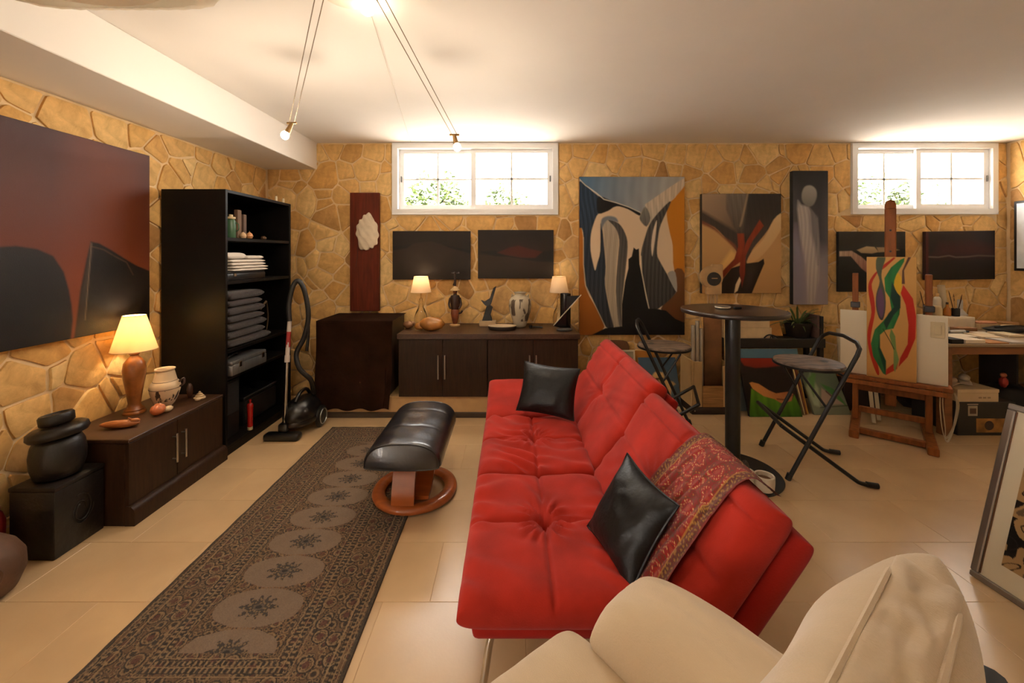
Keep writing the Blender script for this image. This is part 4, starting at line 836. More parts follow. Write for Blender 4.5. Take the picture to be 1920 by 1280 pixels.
rug = T('runner_rug', 'brown patterned runner rug with a row of pale medallions', 'rug', ((RX0+RX1)/2, (RY0+RY1)/2, 0))
grid_paint('pile', (RX0, RY1, .0085), (1, 0, 0), (0, -1, 0), RX1-RX0, RY1-RY0, 320, 760, rug_fn, attr_mat('rug_wool', .95, .5, 600, .1, .15), rug, 1, zfn=lambda U, V, P: P+np.stack([0*U, 0*U, .0012*np.sin(P[..., 0]*61)*np.sin(P[..., 1]*37)], -1))
box('backing', (RX0-.002, RY0-.002, .0005), (RX1+.002, RY1+.002, .007), M('rug_edge', (62, 50, 38), .95), rug, 1, .002)
fr = M('rug_fringe', (168, 140, 100), .95); V, Fc = [], []
for i in range(150):
    for y, s in ((RY1, 1), (RY0, -1)):
        x = RX0+(i+.5)*(RX1-RX0)/150; k = len(V); j = random.uniform(-.004, .004); l = random.uniform(.008, .016)*s; V += [(x-.0012, y, .004), (x+.0012, y, .004), (x+.0012+j, y+l, .0012), (x-.0012+j, y+l, .0012)]; Fc.append((k, k+1, k+2, k+3))
tag(mesh('fringe', V, Fc, fr, rug, 1), kind='stuff')

# ================================================================ red sofa
red = M('red_suede', (160, 38, 25), .9, var=.22, vs=7, bump=.12, bs=220, spec=.15, sheen=.08); redd = M('red_suede_shell', (146, 28, 18), .9, var=.15, vs=5, bump=.1, bs=220, spec=.15, sheen=.08)
sofa = T('red_sofa', 'red suede sofa bed with two tufted sections', 'sofa', (.25, 2.05, 0))
def tuft(cu, cv, depth, seam, wr, seed, su=.022, rim=0):
    def f(u, v):
        r = math.hypot(u-cu, (v-cv)); s = -seam*(math.exp(-((u-cu)/su)**2)+math.exp(-((v-cv)/su)**2)); s -= depth*math.exp(-(r/.10)**2)
        a = math.atan2(v-cv, u-cu); s += wr*math.sin(a*15+5*nz(u, v, seed, 2))*math.exp(-((r-.2)/.16)**2)*.9+.004*nz(u*2+seed, v*2, 0, 1.6)
        s += wr*1.1*math.sin((u*.35+v)*21+8*nz(u+seed, v, 2, 1.3))*max(0, nz(u*1.2, v*1.2, seed+5, 1.2)+.25)
        s += .016*abs(math.sin(math.pi*(u-cu)/2)*math.sin(math.pi*(v-cv)/2))**.6-.004
        if rim: s -= seam*.8*math.exp(-((v-rim)/su)**2)
        return s
    return f
SY0, SYM, SYE, SY1, SX0, SX1, SZT = 1.16, 1.865, 2.52, 2.97, -.155, .40, .432
def seat(y0, y1, seed, name='seat_cushion'):
    return cushion(name, ((SX0+SX1)/2, (y0+y1)/2, SZT-.058), (1, 0, 0), (0, 1, 0), (0, 0, 1), (SX1-SX0, y1-y0, .115), red, sofa, 1, (110, 110), 9, .33, tuft(.02, .03, .03, .016, .012, seed))
seat(SY0, SYM-.002, 1); seat(SYM+.002, SYE, 2)
te = math.radians(14); ey = Vector((0, math.cos(te), math.sin(te))); ez = Vector((0, -math.sin(te), math.cos(te))); L = .46
cushion('end_cushion', Vector((( SX0+SX1)/2, SYE+.0, SZT-.06))+ey*(L/2), (1, 0, 0), ey, ez, (SX1-SX0, L, .115), red, sofa, 1, (48, 40), 8, .33, lambda u, v: -.012*math.exp(-((u-.02)/.03)**2)+.004*nz(u*2, v*2, 7, 1.5))
for y0, y1, k in ((SY0+.03, SYM-.01, 0), (SYM+.01, 2.93, 1)): box('seat_base', (SX0+.04, y0, .282), (SX1+.10, y1, .335), redd, sofa, 1, .02, 3)
d = Vector((.566, 0, .824)); n_ = Vector((-.824, 0, .566))
def back(y0, y1, ztop, seed):
    Lb = (ztop-.37)/d.z; lo = Vector((.375, (y0+y1)/2, .37)); c = lo+d*(Lb/2)
    cushion('back_cushion', c-n_*.055, (0, 1, 0), d, n_, (y1-y0, Lb, .12), red, sofa, 1, (100, 84), 12, .3, tuft(.0, .02, .022, .014, .004, seed, .022, .74)); 
    cushion('back_shell', c-n_*.14-d*.02, (0, 1, 0), d, n_, (y1-y0+.01, Lb-.01, .085), redd, sofa, 1, (40, 40), 14, .3)
    tube('piping', [lo+d*(Lb*t)+Vector((0, s*((y1-y0)/2-.004), 0))-n_*.058 for s, t in ((-1, .05), (-1, .5), (-1, .93), (-.93, .995), (0, 1.0), (.93, .995), (1, .93), (1, .5), (1, .05))], .004, red, sofa, 1, n=6)
back(1.03, 1.925, .785, 3); back(1.93, 2.965, .825, 4)
for x, y, dx in ((-.06, 1.26, -.04), (.42, 1.26, .04), (-.06, 2.78, -.04), (.42, 2.78, .04)):
    tube('leg', [(x+.09, y+.03, .283), (x+.03, y+.01, .275), (x, y, .235), (x+dx*.5, y-.01, .12), (x+dx, y-.02, .013)], .012, chrome, sofa, 1, n=10, curve=5)
# throw draped over the near back section
def paisley(U, V):
    X, Y = U*.42, V*.95; C = np.zeros(U.shape+(3,)); C[:] = lin((128, 28, 24)); dk, gd, lt, ol = (62, 38, 24), (176, 128, 50), (206, 170, 110), (82, 66, 34)
    def put(m, c, al=1.0): C[m] = C[m]*(1-al)+lin(c)*al
    xw = X+.012*np.sin(Y*31)+.006*np.sin(Y*77+X*40); yw = Y+.012*np.sin(X*41)
    d, i = cells(xw, yw, .026, 2); put((d > .36) & (d < .46), ol, .75); put((d < .16) & (i > .4), gd, .75)
    d, i = cells(xw, yw, .10, 6, .45); put(d < .46, (150, 26, 24), .9)
    for a, b, c in ((.43, .46, ol), (.19, .21, dk)): put((d > a) & (d < b), c, .8)
    cx, cy = np.floor(xw/.1), np.floor(yw/.1); ang = np.sin(40*xw)*np.sin(44*yw); put((d > .26) & (d < .38) & (np.sin(xw*360)*np.sin(yw*360) > .35), lt, .9); put((d < .12), (150, 60, 34), .9)
    e = np.minimum(np.minimum(X, .42-X), np.minimum(Y, .95-Y)); b = e < .055; d2, i2 = cells(xw, yw, .018, 8); put(b, (70, 46, 28), .8); put(b & (d2 < .3), gd, .6); put(b & (d2 > .5), (110, 26, 22), .7)
    put(e < .008, (120, 26, 22), 1); put((e > .05) & (e < .056), gd, .6)
    return C
ztop = .785; Lb = (ztop-.37)/d.z; lo = Vector((.375, 0, .37)); up = lo+d*Lb; nxq, nyq = 120, 260; P = np.zeros((nyq+1, nxq+1, 3))
path = [lo+d*.045+n_*.028, lo+d*.12+n_*.030, lo+d*(Lb*.5)+n_*.030, lo+d*(Lb-.06)+n_*.024, up+d*.012-n_*.006, up+d*.018-n_*.065, up+d*.012-n_*.125] # up-d*.005-n_*.192, up-d*.035-n_*.203]
pc = catmull(path, 30); cum = [0]
for a, b in zip(pc, pc[1:]): cum.append(cum[-1]+(b-a).length)
for j in range(nyq+1):
    s = cum[-1]*j/nyq; k = min(len(pc)-2, max(0, int(np.searchsorted(cum, s))-1)); t = (s-cum[k])/(cum[k+1]-cum[k]+1e-9); q = pc[k].lerp(pc[k+1], min(1, t)); f = j/nyq
    for i in range(nxq+1):
        u = i/nxq; y = 1.105+.07*f*f+.015*math.sin(f*5)+u*(.37-.10*f); w_ = .0045*math.sin(u*16+f*5)+.003*math.sin(u*37+f*11); P[j, i] = (q.x+(n_.x*abs(w_) if f < .55 else abs(w_)), y, q.z+(n_.z*abs(w_) if f < .55 else abs(w_)*.3))
U, Vq = np.meshgrid(np.linspace(0, 1, nxq+1), np.linspace(0, 1, nyq+1))
tag(sheet('paisley_throw', P, paisley(U, Vq), attr_mat('woven_throw', .95, .5, 500, .1, .2), smooth=True), 'red and gold paisley throw draped over the near sofa back', 'throw')
# leather cushions
lea = M('black_leather', (17, 15, 14), .46, var=.15, vs=10, bump=.2, bs=70, spec=.3)
def pillow(name, label, c, n, spin, size, seed, th=.15):
    n = Vector(n).normalized(); ex = n.cross(Vector((0, 0, 1))).normalized(); ey = ex.cross(n).normalized(); ey = -ey if ey.z < 0 else ey; R = Matrix.Rotation(spin, 3, n); ex, ey = R @ ex, R @ ey
    o = T(name, label, 'cushion', c); cushion('cover', (0, 0, 0), ex, ey, n, (size[0], size[1], th), lea, o, n=(40, 40), p=2.6, q=.62, pinch=.09, fn=lambda u, v: .006*math.sin(u*9+v*5+5*nz(u, v, seed, 2))*max(0, nz(u, v, seed+3, 1.6)+.2)+.004*nz(u, v, seed, 3))
    pts = []
    for t in np.linspace(0, 4, 81)[:-1]:
        k, f = int(t), t-int(t); a = 2*f-1; u, v = ((a, -1), (1, a), (-a, 1), (-1, -a))[k]; k1 = 1-.09*(1-v*v)*abs(u)**3; k2 = 1-.09*(1-u*u)*abs(v)**3; pts.append(ex*(u*size[0]/2*k1)+ey*(v*size[1]/2*k2))
    tube('piping', pts, .004, lea, o, n=6, closed=True); return o
pillow('leather_cushion', 'black leather cushion leaning in the far corner of the sofa', (.232, 2.50, .590), (-.30, -.86, .42), -.05, (.36, .30), 2, .12)
pillow('leather_pillow', 'larger black leather cushion standing against the near sofa back', (.392, 1.34, .555), (-.82, -.30, .5), -.12, (.275, .295), 5, .115)
# ================================================================ black leather footstool on wooden ring
o = T('footstool', 'black leather footstool on a round orange wooden base', 'footstool', (-.57, 2.43, 0)); wd = M('orange_lacquered_wood', (158, 82, 36), .28, var=.18, vs=5, stretch=(1, 10, 1), coat=.4)
lathe('ring_base', [(.178, .0135), (.172, .03), (.182, .046), (.2, .05), (.225, .049), (.243, .04), (.248, .026), (.243, .0135), (.178, .0135)], wd, o, n=64, smooth=50)
lathe('floor_pad', [(.19, .0105), (.238, .0105), (.238, .0134), (.19, .0134), (.19, .0105)], black, o, n=48)
def slab(name, pts, w0, th):
    V, Fc = [], []; pts = catmull(pts, 6); m = len(pts)
    for i, p in enumerate(pts):
        t_ = (pts[min(m-1, i+1)]-pts[max(0, i-1)]).normalized(); nn = t_.cross(Vector((1, 0, 0))).normalized()
        for sx, sn in ((-1, -1), (1, -1), (1, 1), (-1, 1)): V.append((p+Vector((sx*w0/2, 0, 0))+nn*sn*th/2)[:])
    for i in range(m-1):
        for k in range(4): Fc.append((i*4+k, i*4+(k+1) % 4, i*4+4+(k+1) % 4, i*4+4+k))
    Fc += [(3, 2, 1, 0), tuple((m-1)*4+k for k in range(4))]
    return mesh(name, V, Fc, wd, o, 0, 40)
slab('bentwood_leg', [(-.02, -.205, .05), (-.02, -.2, .10), (-.02, -.165, .2), (-.02, -.10, .275), (-.02, -.02, .292)], .125, .024)
slab('bentwood_leg', [(.06, -.15, .055), (.06, -.05, .07), (.06, .06, .15), (.06, .10, .24), (.06, .08, .292)], .10, .022); slab('bentwood_leg', [(-.03, .205, .05), (-.03, .19, .12), (-.03, .13, .25), (-.03, .06, .292)], .10, .022)
fl = M('footstool_leather', (30, 30, 34), .3, var=.1, vs=8, bump=.08, bs=60, spec=.8, coat=.25); Ys = np.concatenate([[-.315], np.linspace(-.31, .31, 64), [.315]]); V, Fc = [], []; na = 40
prof = [(.205*math.copysign(abs(math.cos(a))**.75, math.cos(a)), .31+.125*max(0, math.sin(a))**.8 if math.sin(a) > 0 else .31+.018*math.sin(a)) for a in np.linspace(0, 2*math.pi, na+1)[:-1]]
for y in Ys:
    seam = sum(math.exp(-((y-q)/.008)**2) for q in (-.075, .165)); endr = 1-.9*max(0, (abs(y)-.285)/.03)**2*.09 if abs(y) < .314 else .9
    for x, z in prof:
        s = endr*(1-.03*seam*(1 if z > .32 else 0)); zz = .33+(z-.33)*s-(.010*math.exp(-(x/.008)**2) if -.31 < y < .16 and z > .36 else 0)*.6; V.append((x*(s if abs(y) > .28 else 1), y, zz+.004*nz(x*4, y*6, 1, 2)))
for j in range(len(Ys)-1):
    for i in range(na): k = (i+1) % na; Fc.append((j*na+i, j*na+k, (j+1)*na+k, (j+1)*na+i))
Fc += [tuple(range(na-1, -1, -1)), tuple((len(Ys)-1)*na+i for i in range(na))]; mesh('pad', V, Fc, fl, o, 0, 60)
for y in (-.312, .312): tube('edge_piping', [(x*.955, y, .33+(z-.33)*.955) for x, z in prof], .004, fl, o, n=6, closed=True)
# ================================================================ bar table with things on it
TX, TY = 1.456, 2.655; blk = M('matt_black_metal', (20, 19, 18), .4, var=.1); o = T('bar_table', 'tall round black bar table on a single column', 'table', (TX, TY, 0))
lathe('table_top', [(.30, 0), (.312, .004), (.315, .012), (.315, .024), (.311, .029), (.302, .030)], M('dark_table_top', (44, 34, 29), .3, var=.15, vs=5), o, c=(0, 0, 1.036), n=64); lathe('column', [(.045, .022), (.045, 1.0355)], blk, o, n=28); lathe('top_plate', [(.11, 1.026), (.11, 1.0355), (.04, 1.0356)], blk, o, n=28); lathe('base_disc', [(.285, 0), (.286, .006), (.28, .012), (.06, .022), (.0, .022)], blk, o, n=56)
tz = 1.0665
o = T('ashtray', 'small white ashtray lying on the bar table', 'ashtray', (TX-.055, TY+.02, tz)); lathe('dish', [(.03, 0), (.045, .006), (.048, .014), (.042, .014), (.032, .006), (0, .005)], M('white_ceramic', (222, 206, 180), .3), o, n=28); lathe('rim', [(.0485, .0141), (.0475, .016), (.043, .016), (.0425, .0141)], M('white_ceramic', (0, 0, 0)), o, n=28)
tag(box('lighter', (TX+.01, TY-.01, tz), (TX+.055, TY+.015, tz+.016), black, bev=.004, seg=2), 'black lighter beside the white ashtray', 'lighter')
o = T('twin_planter', 'white double cup planter holding a small cactus at the bar table foot', 'planter', (TX+.015, 2.445, .0188)); wc = M('white_stone', (214, 200, 178), .6, bump=.2, bs=40)
for x, y, k in ((-.042, .025, 0), (.048, -.02, 1)):
    cup = lathe('cup', [(.045, 0), (.053, .01), (.056, .05), (.056, .085), (.052, .089), (.044, .086), (.042, .06), (0, .058)], wc, o, c=(x, y, 0), n=28); lathe('soil', [(.041, .0585), (.041, .064), (0, .066)], M('brown_soil', (120, 84, 54), .95, bump=.8, bs=80), cup, c=(x, y, 0), n=20)
blob('cactus', (-.042, .025, .105), (.024, .024, .045), M('grey_cactus', (74, 62, 54), .8), o, amp=.05, nu=40, fn=lambda d, a, th: 1+.07*math.cos(a*12))
# ---- folding bar stools
sw = M('worn_stool_wood', (122, 102, 86), .5, var=.75, vs=11, stretch=(1, 3, 1), bump=.1)
def stool(label, loc, rz):
    o = T('folding_stool', label, 'stool', loc, rz, 'folding bar stools'); hw, r = .235, .0125
    A = lambda t, s: (0.0+.40*t, s*hw, .87*t)
    tube('main_frame', [A(0.012, -1), A(.3, -1), A(.7, -1), A(.93, -1), (.392, -hw*.93, .845), (.405, -hw*.7, .872), (.412, 0, .885), (.405, hw*.7, .872), (.392, hw*.93, .845), A(.93, 1), A(.7, 1), A(.3, 1), A(.012, 1)], r, blk, o, n=10)
    for s in (-1, 1):
        tube('cross_leg', [(.47, s*.215, .016), (.40, s*.215, .022), (.34, s*.215, .06), (.10, s*.215, .235), (-.03, s*.215, .33)], r, blk, o, n=10, curve=3)
        tube('seat_brace', [(.215, s*.222, .47), (.09, s*.16, .676)], .007, blk, o, n=8)
        tube('rubber_foot', [(-.002, s*hw, .0005), (.012, s*hw, .04)], .0175, black, o, n=10); tube('rubber_foot', [(.49, s*.215, .017), (.43, s*.215, .02)], .0165, black, o, n=10)
    tube('footrest', [(-.03, -.215, .33), (-.03, .215, .33)], .012, blk, o, n=10); tube('seat_rail', [(.31, -hw, .672), (.31, hw, .672)], .008, blk, o, n=8)
    lathe('seat', [(.17, 0), (.196, .004), (.2, .012), (.197, .022), (.18, .026), (.06, .024), (0, .023)], sw, o, c=(.205, 0, .682), n=44); lathe('seat_rim', [(.19, -.006), (.203, -.004), (.204, .010), (.2005, .0105)], blk, o, c=(.205, 0, .682), n=44)
    lathe('seat_hole', [(.028, .0262), (.034, .0266), (.02, .027), (0, .0268)], black, o, c=(.30, 0, .682), n=20, sq=(.6, 1))
stool('black folding stool with worn wooden seat, right of the bar table', (1.812, 2.79, 0), math.radians(-14)); stool('black folding stool with round seat behind the red sofa', (1.42, 3.17, 0), math.radians(160))
# ================================================================ cream armchair in the foreground
cr = M('cream_chenille', (208, 184, 150), .92, var=.05, vs=6, bump=.2, bs=220, stretch=(3, 1, 1), spec=.2, sheen=.4); AC = (.1415, .552, 0); az = math.atan2(.8, -.6)-math.pi/2
o = T('armchair', 'cream upholstered armchair in the foreground', 'armchair', AC, az)
EX, EY, EZ = (1, 0, 0), (0, 1, 0), (0, 0, 1)
def wrinkle(k, a): return lambda u, v: a*nz(u*3, v*2, k, 1.5)
cushion('seat_cushion', (0, .11, .42), EX, EY, EZ, (.62, .56, .20), cr, o, n=(40, 40), p=7, q=.32, fn=wrinkle(1, .006))
for s in (-1, 1):
    cushion('armrest', (s*.372, -.0, .52), EX, EY, EZ, (.20, .58, .30), cr, o, n=(36, 48), p=3.6, q=.4, fn=wrinkle(2+s, .005))
    box('arm_panel', (s*.372-.075, -.22, .12), (s*.372+.075, .25, .48), cr, o, 0, .04, 3)
box('seat_base', (-.29, -.22, .14), (.29, .32, .285), cr, o, 0, .03, 3)
te = math.radians(14); by, bz = Vector((0, -math.sin(te), math.cos(te))), Vector((0, math.cos(te), math.sin(te)))
bc = Vector((-.04, -.18, .672))
cushion('back_cushion', bc, EX, by, bz, (1.04, .56, .20), cr, o, n=(56, 56), p=4.5, q=.36, fn=wrinkle(9, .008))
for q, zz in ((.0, .036), (1, -.036)):
    pts = []
    for u in np.linspace(-.985, .985, 61):
        v = .998 if abs(u) < .72 else .998-.42*((abs(u)-.72)/.27)**2.2; e = max(0, (1-abs(u)**4)*(1-abs(v)**4)); pts.append(bc+Vector(EX)*(u*.52)+by*(v*.28+.003)+bz*zz)
    tube('piping', pts, .0045, cr, o, n=6)
cushion('top_band', bc+by*.268, EX, bz, by, (.95, .075, .04), cr, o, n=(90, 20), p=7, q=.35, fn=lambda u, v: .0022*math.sin(u*40+3*nz(u*3, v*2, 4, 1.2))*math.exp(-(v/.7)**4)+.003*nz(u*4, v*2, 8, 1.2))
tube('headrest_bracket', [(.1, -.30, .50), (.44, -.305, .50), (.53, -.30, .54), (.535, -.30, .66), (.53, -.30, .765)], .02, black, o, n=10, curve=5)
for sx in (-.2, .2):
    for sy in (-.16, .26): lathe('leg', [(.018, .0), (.022, .01), (.026, .139), (.02, .1395)], blk, o, c=(sx, sy, 0), n=14)
# ================================================================ things leaning at the foot of the back wall
def lean(name, label, x0, x1, yb, zt, yt, art, rect, thick=.02, cell=.004, edge=(120, 90, 55), cat='painting', group='canvases leaning along the back wall', shear=0, z0=.0005):
    """canvas standing on the floor at depth yb, its top at height zt and depth yt"""
    zb = z0+thick*max(0, (yt-yb))/max(.05, zt)*0
    return canvas(name, label, cat, (x0+shear, yt, zt), (x1+shear, yt, zt), (x0, yb, zb+.0), thick, art, rect, cell, edge, group, nrm=(0, -1, .2))
def art_blue(A):
    A.grad((66, 88, 108), (84, 98, 104)); A.poly([(480, 800), (560, 660), (620, 600), (660, 590), (755, 602), (785, 700), (900, 730), (935, 762), (860, 805), (832, 925), (760, 885), (742, 740), (640, 680), (560, 770)], (208, 170, 110), (190, 150, 96), soft=12)
    A.poly([(560, 765), (625, 680), (752, 670), (742, 800), (682, 872), (560, 822)], (72, 52, 36), soft=8); A.poly([(660, 700), (700, 700), (720, 780), (690, 820)], (170, 130, 84), soft=8); A.poly([(740, 740), (832, 925), (780, 1000), (700, 900)], (196, 160, 104), soft=14, al=.8)
lean('blue_flower_painting', 'unframed blue painting with a cream blossom behind the folding stool', 1.24, 1.608, 3.80, .425, 3.95, art_blue, (375, 390, 985, 1060), .02, .004, (150, 104, 50))
lean('ochre_canvas', 'plain ochre canvas leaning behind the blue painting', 1.15, 1.42, 3.93, .47, 4.02, lambda A: A.grad((176, 116, 46), (150, 96, 36)), (0, 0, 100, 100), .015, .02, (140, 92, 40))
def art_land(A): A.grad((150, 140, 112), (70, 70, 50)); A.poly([(-5, 55), (105, 45), (105, 58), (-5, 66)], (210, 200, 170), soft=4)
o = canvas('small_framed_landscape', 'small white framed landscape standing behind the sofa back', 'picture', (.90, 3.97, .49), (1.215, 3.97, .49), (.90, 3.89, .0005), .02, art_land, (0, 0, 100, 100), .01, (206, 190, 160), nrm=(0, -1, .2)); wf = M('cream_frame', (206, 190, 160), .5)
for p, q in (((.90, 3.966, .483), (1.215, 3.966, .483)), ((.90, 3.888, .012), (1.215, 3.888, .012)), ((.907, 3.887, .012), (.907, 3.966, .485)), ((1.208, 3.887, .012), (1.208, 3.966, .485))): bar('frame_bar', p, q, .016, .016, wf, o, 1)
tag(prism('wooden_tray', [(-.13, 0), (.13, 0), (.13, .5), (.11, .55), (.06, .565), (-.06, .565), (-.11, .55), (-.13, .5)], (1.06, 4.05, .001), (1, 0, 0), (0, .05, 1), .02, M('brown_tray', (96, 58, 28), .5), bev=.004), 'rounded brown wooden tray behind the small framed landscape', 'tray')
# crate with tall things in it
o = T('canvas_bin', 'pale upright bin with dark base and woven front holding rolls', 'bin', (1.80, 3.73, 0)); pale = M('pale_card', (198, 166, 116), .7, var=.12, vs=4); wick = M('woven_rattan', (168, 122, 66), .7, var=.35, vs=6, stretch=(1, 1, 14), bump=.5, bs=40)
box('base', (1.615, 3.605, .0005), (1.99, 3.86, .065), M('dark_leather_trim', (44, 30, 22), .5), o, 1, .006, 2)
for a, b in (((1.615, 3.61, .0655), (1.632, 3.855, .48)), ((1.973, 3.61, .0655), (1.99, 3.855, .44)), ((1.6325, 3.838, .0655), (1.9725, 3.855, .46)), ((1.6325, 3.61, .0655), (1.71, 3.626, .47)), ((1.895, 3.61, .0655), (1.9725, 3.626, .43))): box('side_panel', a, b, pale, o, 1, .003)
box('woven_front', (1.7105, 3.602, .0655), (1.8945, 3.618, .255), wick, o, 1, .006, 2)
for x in (1.64, 1.96): lathe('stud', [(.007, -.004), (.006, .002), (0, .003)], chrome, o, 1, c=(x, 3.604, .035), n=10, tilt=Matrix.Rotation(math.pi/2, 3, 'X'))
o = T('totem_figure', 'tall brown wooden totem with round head standing in the pale bin', 'sculpture', (1.865, 3.74, .066)); rust = M('rusted_board', (124, 82, 46), .6, var=.4, vs=5); paler = M('pale_driftwood', (178, 142, 96), .6, var=.2, vs=8)
box('board', (1.785, 3.725, .066), (1.945, 3.757, .93), rust, o, 1, .004)
for k in range(4): tube('neck_slat', [(1.825+k*.027, 3.741, .925), (1.825+k*.027, 3.741, 1.06)], .010, paler, o, 1, n=8)
box('shoulder', (1.80, 3.722, 1.055), (1.945, 3.758, 1.22), paler, o, 1, .012, 2)
lathe('head', [(.098, -.02), (.104, -.012), (.104, .012), (.098, .02)], paler, o, 1, c=(1.852, 3.74, 1.215), n=36, tilt=Matrix.Rotation(math.pi/2, 3, 'X')); box('head_block', (1.85, 3.724, 1.22), (1.956, 3.756, 1.335), paler, o, 1, .008)
lathe('dark_disc', [(.064, 0), (.06, .012), (0, .018)], M('dark_disc', (34, 30, 28), .4, var=.3), o, 1, c=(1.868, 3.7195, 1.20), n=28, tilt=Matrix.Rotation(math.pi/2, 3, 'X')); box('eye_slit', (1.84, 3.699, 1.203), (1.892, 3.706, 1.211), paler, o, 1, .001)
silv = M('silver_paper', (176, 164, 146), .4, .3, var=.1)
for k, (x, zt_) in enumerate(((1.668, .78), (1.706, .82), (1.742, .75))):
    o = T('paper_roll', ('silvery paper roll at the left of the pale bin', 'tallest silvery paper roll in the pale bin', 'silvery paper roll next to the totem')[k], 'paper roll', (x, 3.70, .066), group='paper rolls in the bin'); lathe('sheet', [(.018, 0), (.018, zt_-.066), (.0155, zt_-.066), (.0155, .3)], silv, o, n=16); lathe('core', [(.012, 0), (.012, zt_-.07), (0, zt_-.07)], M('dark_core', (60, 40, 30), .8), o, n=12)
tag(bar('white_batten', (1.958, 3.655, .066), (1.955, 3.69, .92), .03, .015, pale), 'pale wooden batten at the right of the bin', 'batten')
# low black bench with a plant, boxes and boards on it
BZ0, bY0, bY1, bX0, bX1 = .627, 3.83, 4.07, 2.03, 2.98; o = T('low_bench', 'low black bench along the back wall behind the paintings', 'bench', ((bX0+bX1)/2, 3.95, 0)); bb = M('black_bench', (26, 21, 18), .5)
box('top', (bX0, bY0, BZ0-.085), (bX1, bY1, BZ0), bb, o, 1, .003)
for x in (bX0+.01, bX1-.05):
    for y in (bY0+.01, bY1-.05): box('leg', (x, y, 0), (x+.04, y+.04, BZ0-.0855), bb, o, 1, .002)
o = T('pale_box', 'pale cardboard box lying on the black bench', 'box', (2.21, 3.95, BZ0+.0005)); z = BZ0+.0005; box('body', (2.04, 3.86, z), (2.49, 4.05, z+.10), M('cream_card', (216, 188, 144), .7), o, 1, .003); box('lid', (2.038, 3.858, z+.1005), (2.47, 4.052, z+.185), M('cream_card', (0, 0, 0)), o, 1, .003)
tag(bar('ochre_board', (2.577, 3.93, z+.008), (2.577, 3.99, z+.155), .13, .012, M('ochre_wood', (178, 122, 52), .6, var=.2), up=(0, 1, 0)), 'small ochre board leaning on the bench beside the pale box', 'board')
o = T('wire_ornament', 'small dark wire ornament at the front of the bench', 'ornament', (2.47, 3.85, z)); tube('wire', [(-.06, 0, .006), (-.03, 0, .03), (.0, 0, .035), (.04, 0, .025), (.07, 0, .006)], .006, black, o, curve=5); tube('wire', [(-.01, -.015, .006), (.01, 0, .035), (.03, .015, .006)], .005, black, o, curve=4)
o = T('potted_plant', 'green spiky plant in a black pot on the bench', 'potted plant', (2.80, 3.95, z)); lathe('pot', [(.085, 0), (.09, .005), (.115, .13), (.118, .14), (.108, .14), (.104, .12), (0, .118)], M('black_pot', (30, 28, 27), .45), o, n=32); lathe('soil', [(.103, .1185), (.10, .124), (0, .127)], M('brown_soil', (0, 0, 0)), o, n=24)
gl = M('plant_green', (74, 92, 40), .5, var=.35, vs=4); rnd = random.Random(4)
for k in range(46):
    a = rnd.uniform(0, 6.283); l = rnd.uniform(.2, .36); el = rnd.uniform(.25, 1.25); dx, dy = math.cos(a), math.sin(a)*.42; pts = [Vector((dx*.03, dy*.03, .122))]; V, Fc = [], []
    dy = dy if dy < .25 else .25
    for i in range(7):
        t = i/6; q = Vector((dx*(.03+l*t*math.cos(el)), dy*(.03+l*t*math.cos(el)), .122+l*t*math.sin(el)-.10*t*t*l/.25)); wd_ = .010*math.sin(math.pi*min(1, t*.85+.12)); sx = Vector((-math.sin(a), math.cos(a), 0))*wd_
        V += [(q-sx)[:], (q+Vector((0, 0, -.003)))[:], (q+sx)[:]]
    for i in range(6):
        for c_ in (0, 1): Fc.append((i*3+c_, i*3+c_+1, i*3+c_+4, i*3+c_+3))
    mesh('leaf', V, Fc, gl, o, 0, True)
# canvases on the floor in front of the bench
def art_bg(A):
    A.grad((92, 124, 140), (104, 118, 120)); A.poly([(0, 50), (60, 55), (100, 100), (0, 100)], (122, 120, 116), soft=30, al=.7)
lean('blue_grey_canvas', 'large plain blue-grey canvas leaning on the bench', 2.05, 2.70, 3.69, .54, 3.812, art_bg, (0, 0, 100, 100), .018, .02, (98, 112, 118))
def art_rg(A):
    A.C[:] = lin((36, 25, 19)); A.poly([(130, 545), (710, 545), (710, 620), (560, 640), (430, 655), (300, 662), (180, 635)], (136, 38, 20), (112, 30, 16), soft=10)
    A.poly([(210, 880), (330, 960), (440, 990), (500, 1030), (620, 1010), (665, 945), (720, 1180), (130, 1180)], (92, 138, 28), (56, 100, 22), soft=5, streak=.25, sf=.02)
    A.poly([(200, 822), (230, 812), (300, 830), (400, 900), (470, 932), (600, 914), (655, 938), (620, 1012), (500, 1032), (440, 992), (330, 962), (225, 884)], (198, 132, 62), (168, 104, 66), (1, 0), soft=5, streak=.3, sf=.2)
    A.line([(470, 990), (560, 1000), (640, 950)], 14, (92, 44, 30), 5, .8)
lean('red_green_painting', 'painting of a green field under a dark red sky leaning on the bench', 2.10, 2.565, 3.555, .475, 3.725, art_rg, (140, 555, 700, 1170), .03, .0035, (30, 20, 16))
for k, (x, c, zt_) in enumerate(((2.60, (196, 170, 120), .45), (2.622, (126, 62, 28), .46), (2.645, (190, 138, 50), .43))):
    tag(bar('thin_board', (x, 3.60+.012*k, .002), (x-.03, 3.73, zt_), .012, .05, M('board_%d' % k, c, .6, var=.15), up=(0, 1, 0)), ('thin cream board on edge beside the green field painting', 'thin reddish brown board on edge between two others', 'thin golden board on edge beside the mountain painting')[k], 'board', 'thin boards on edge')
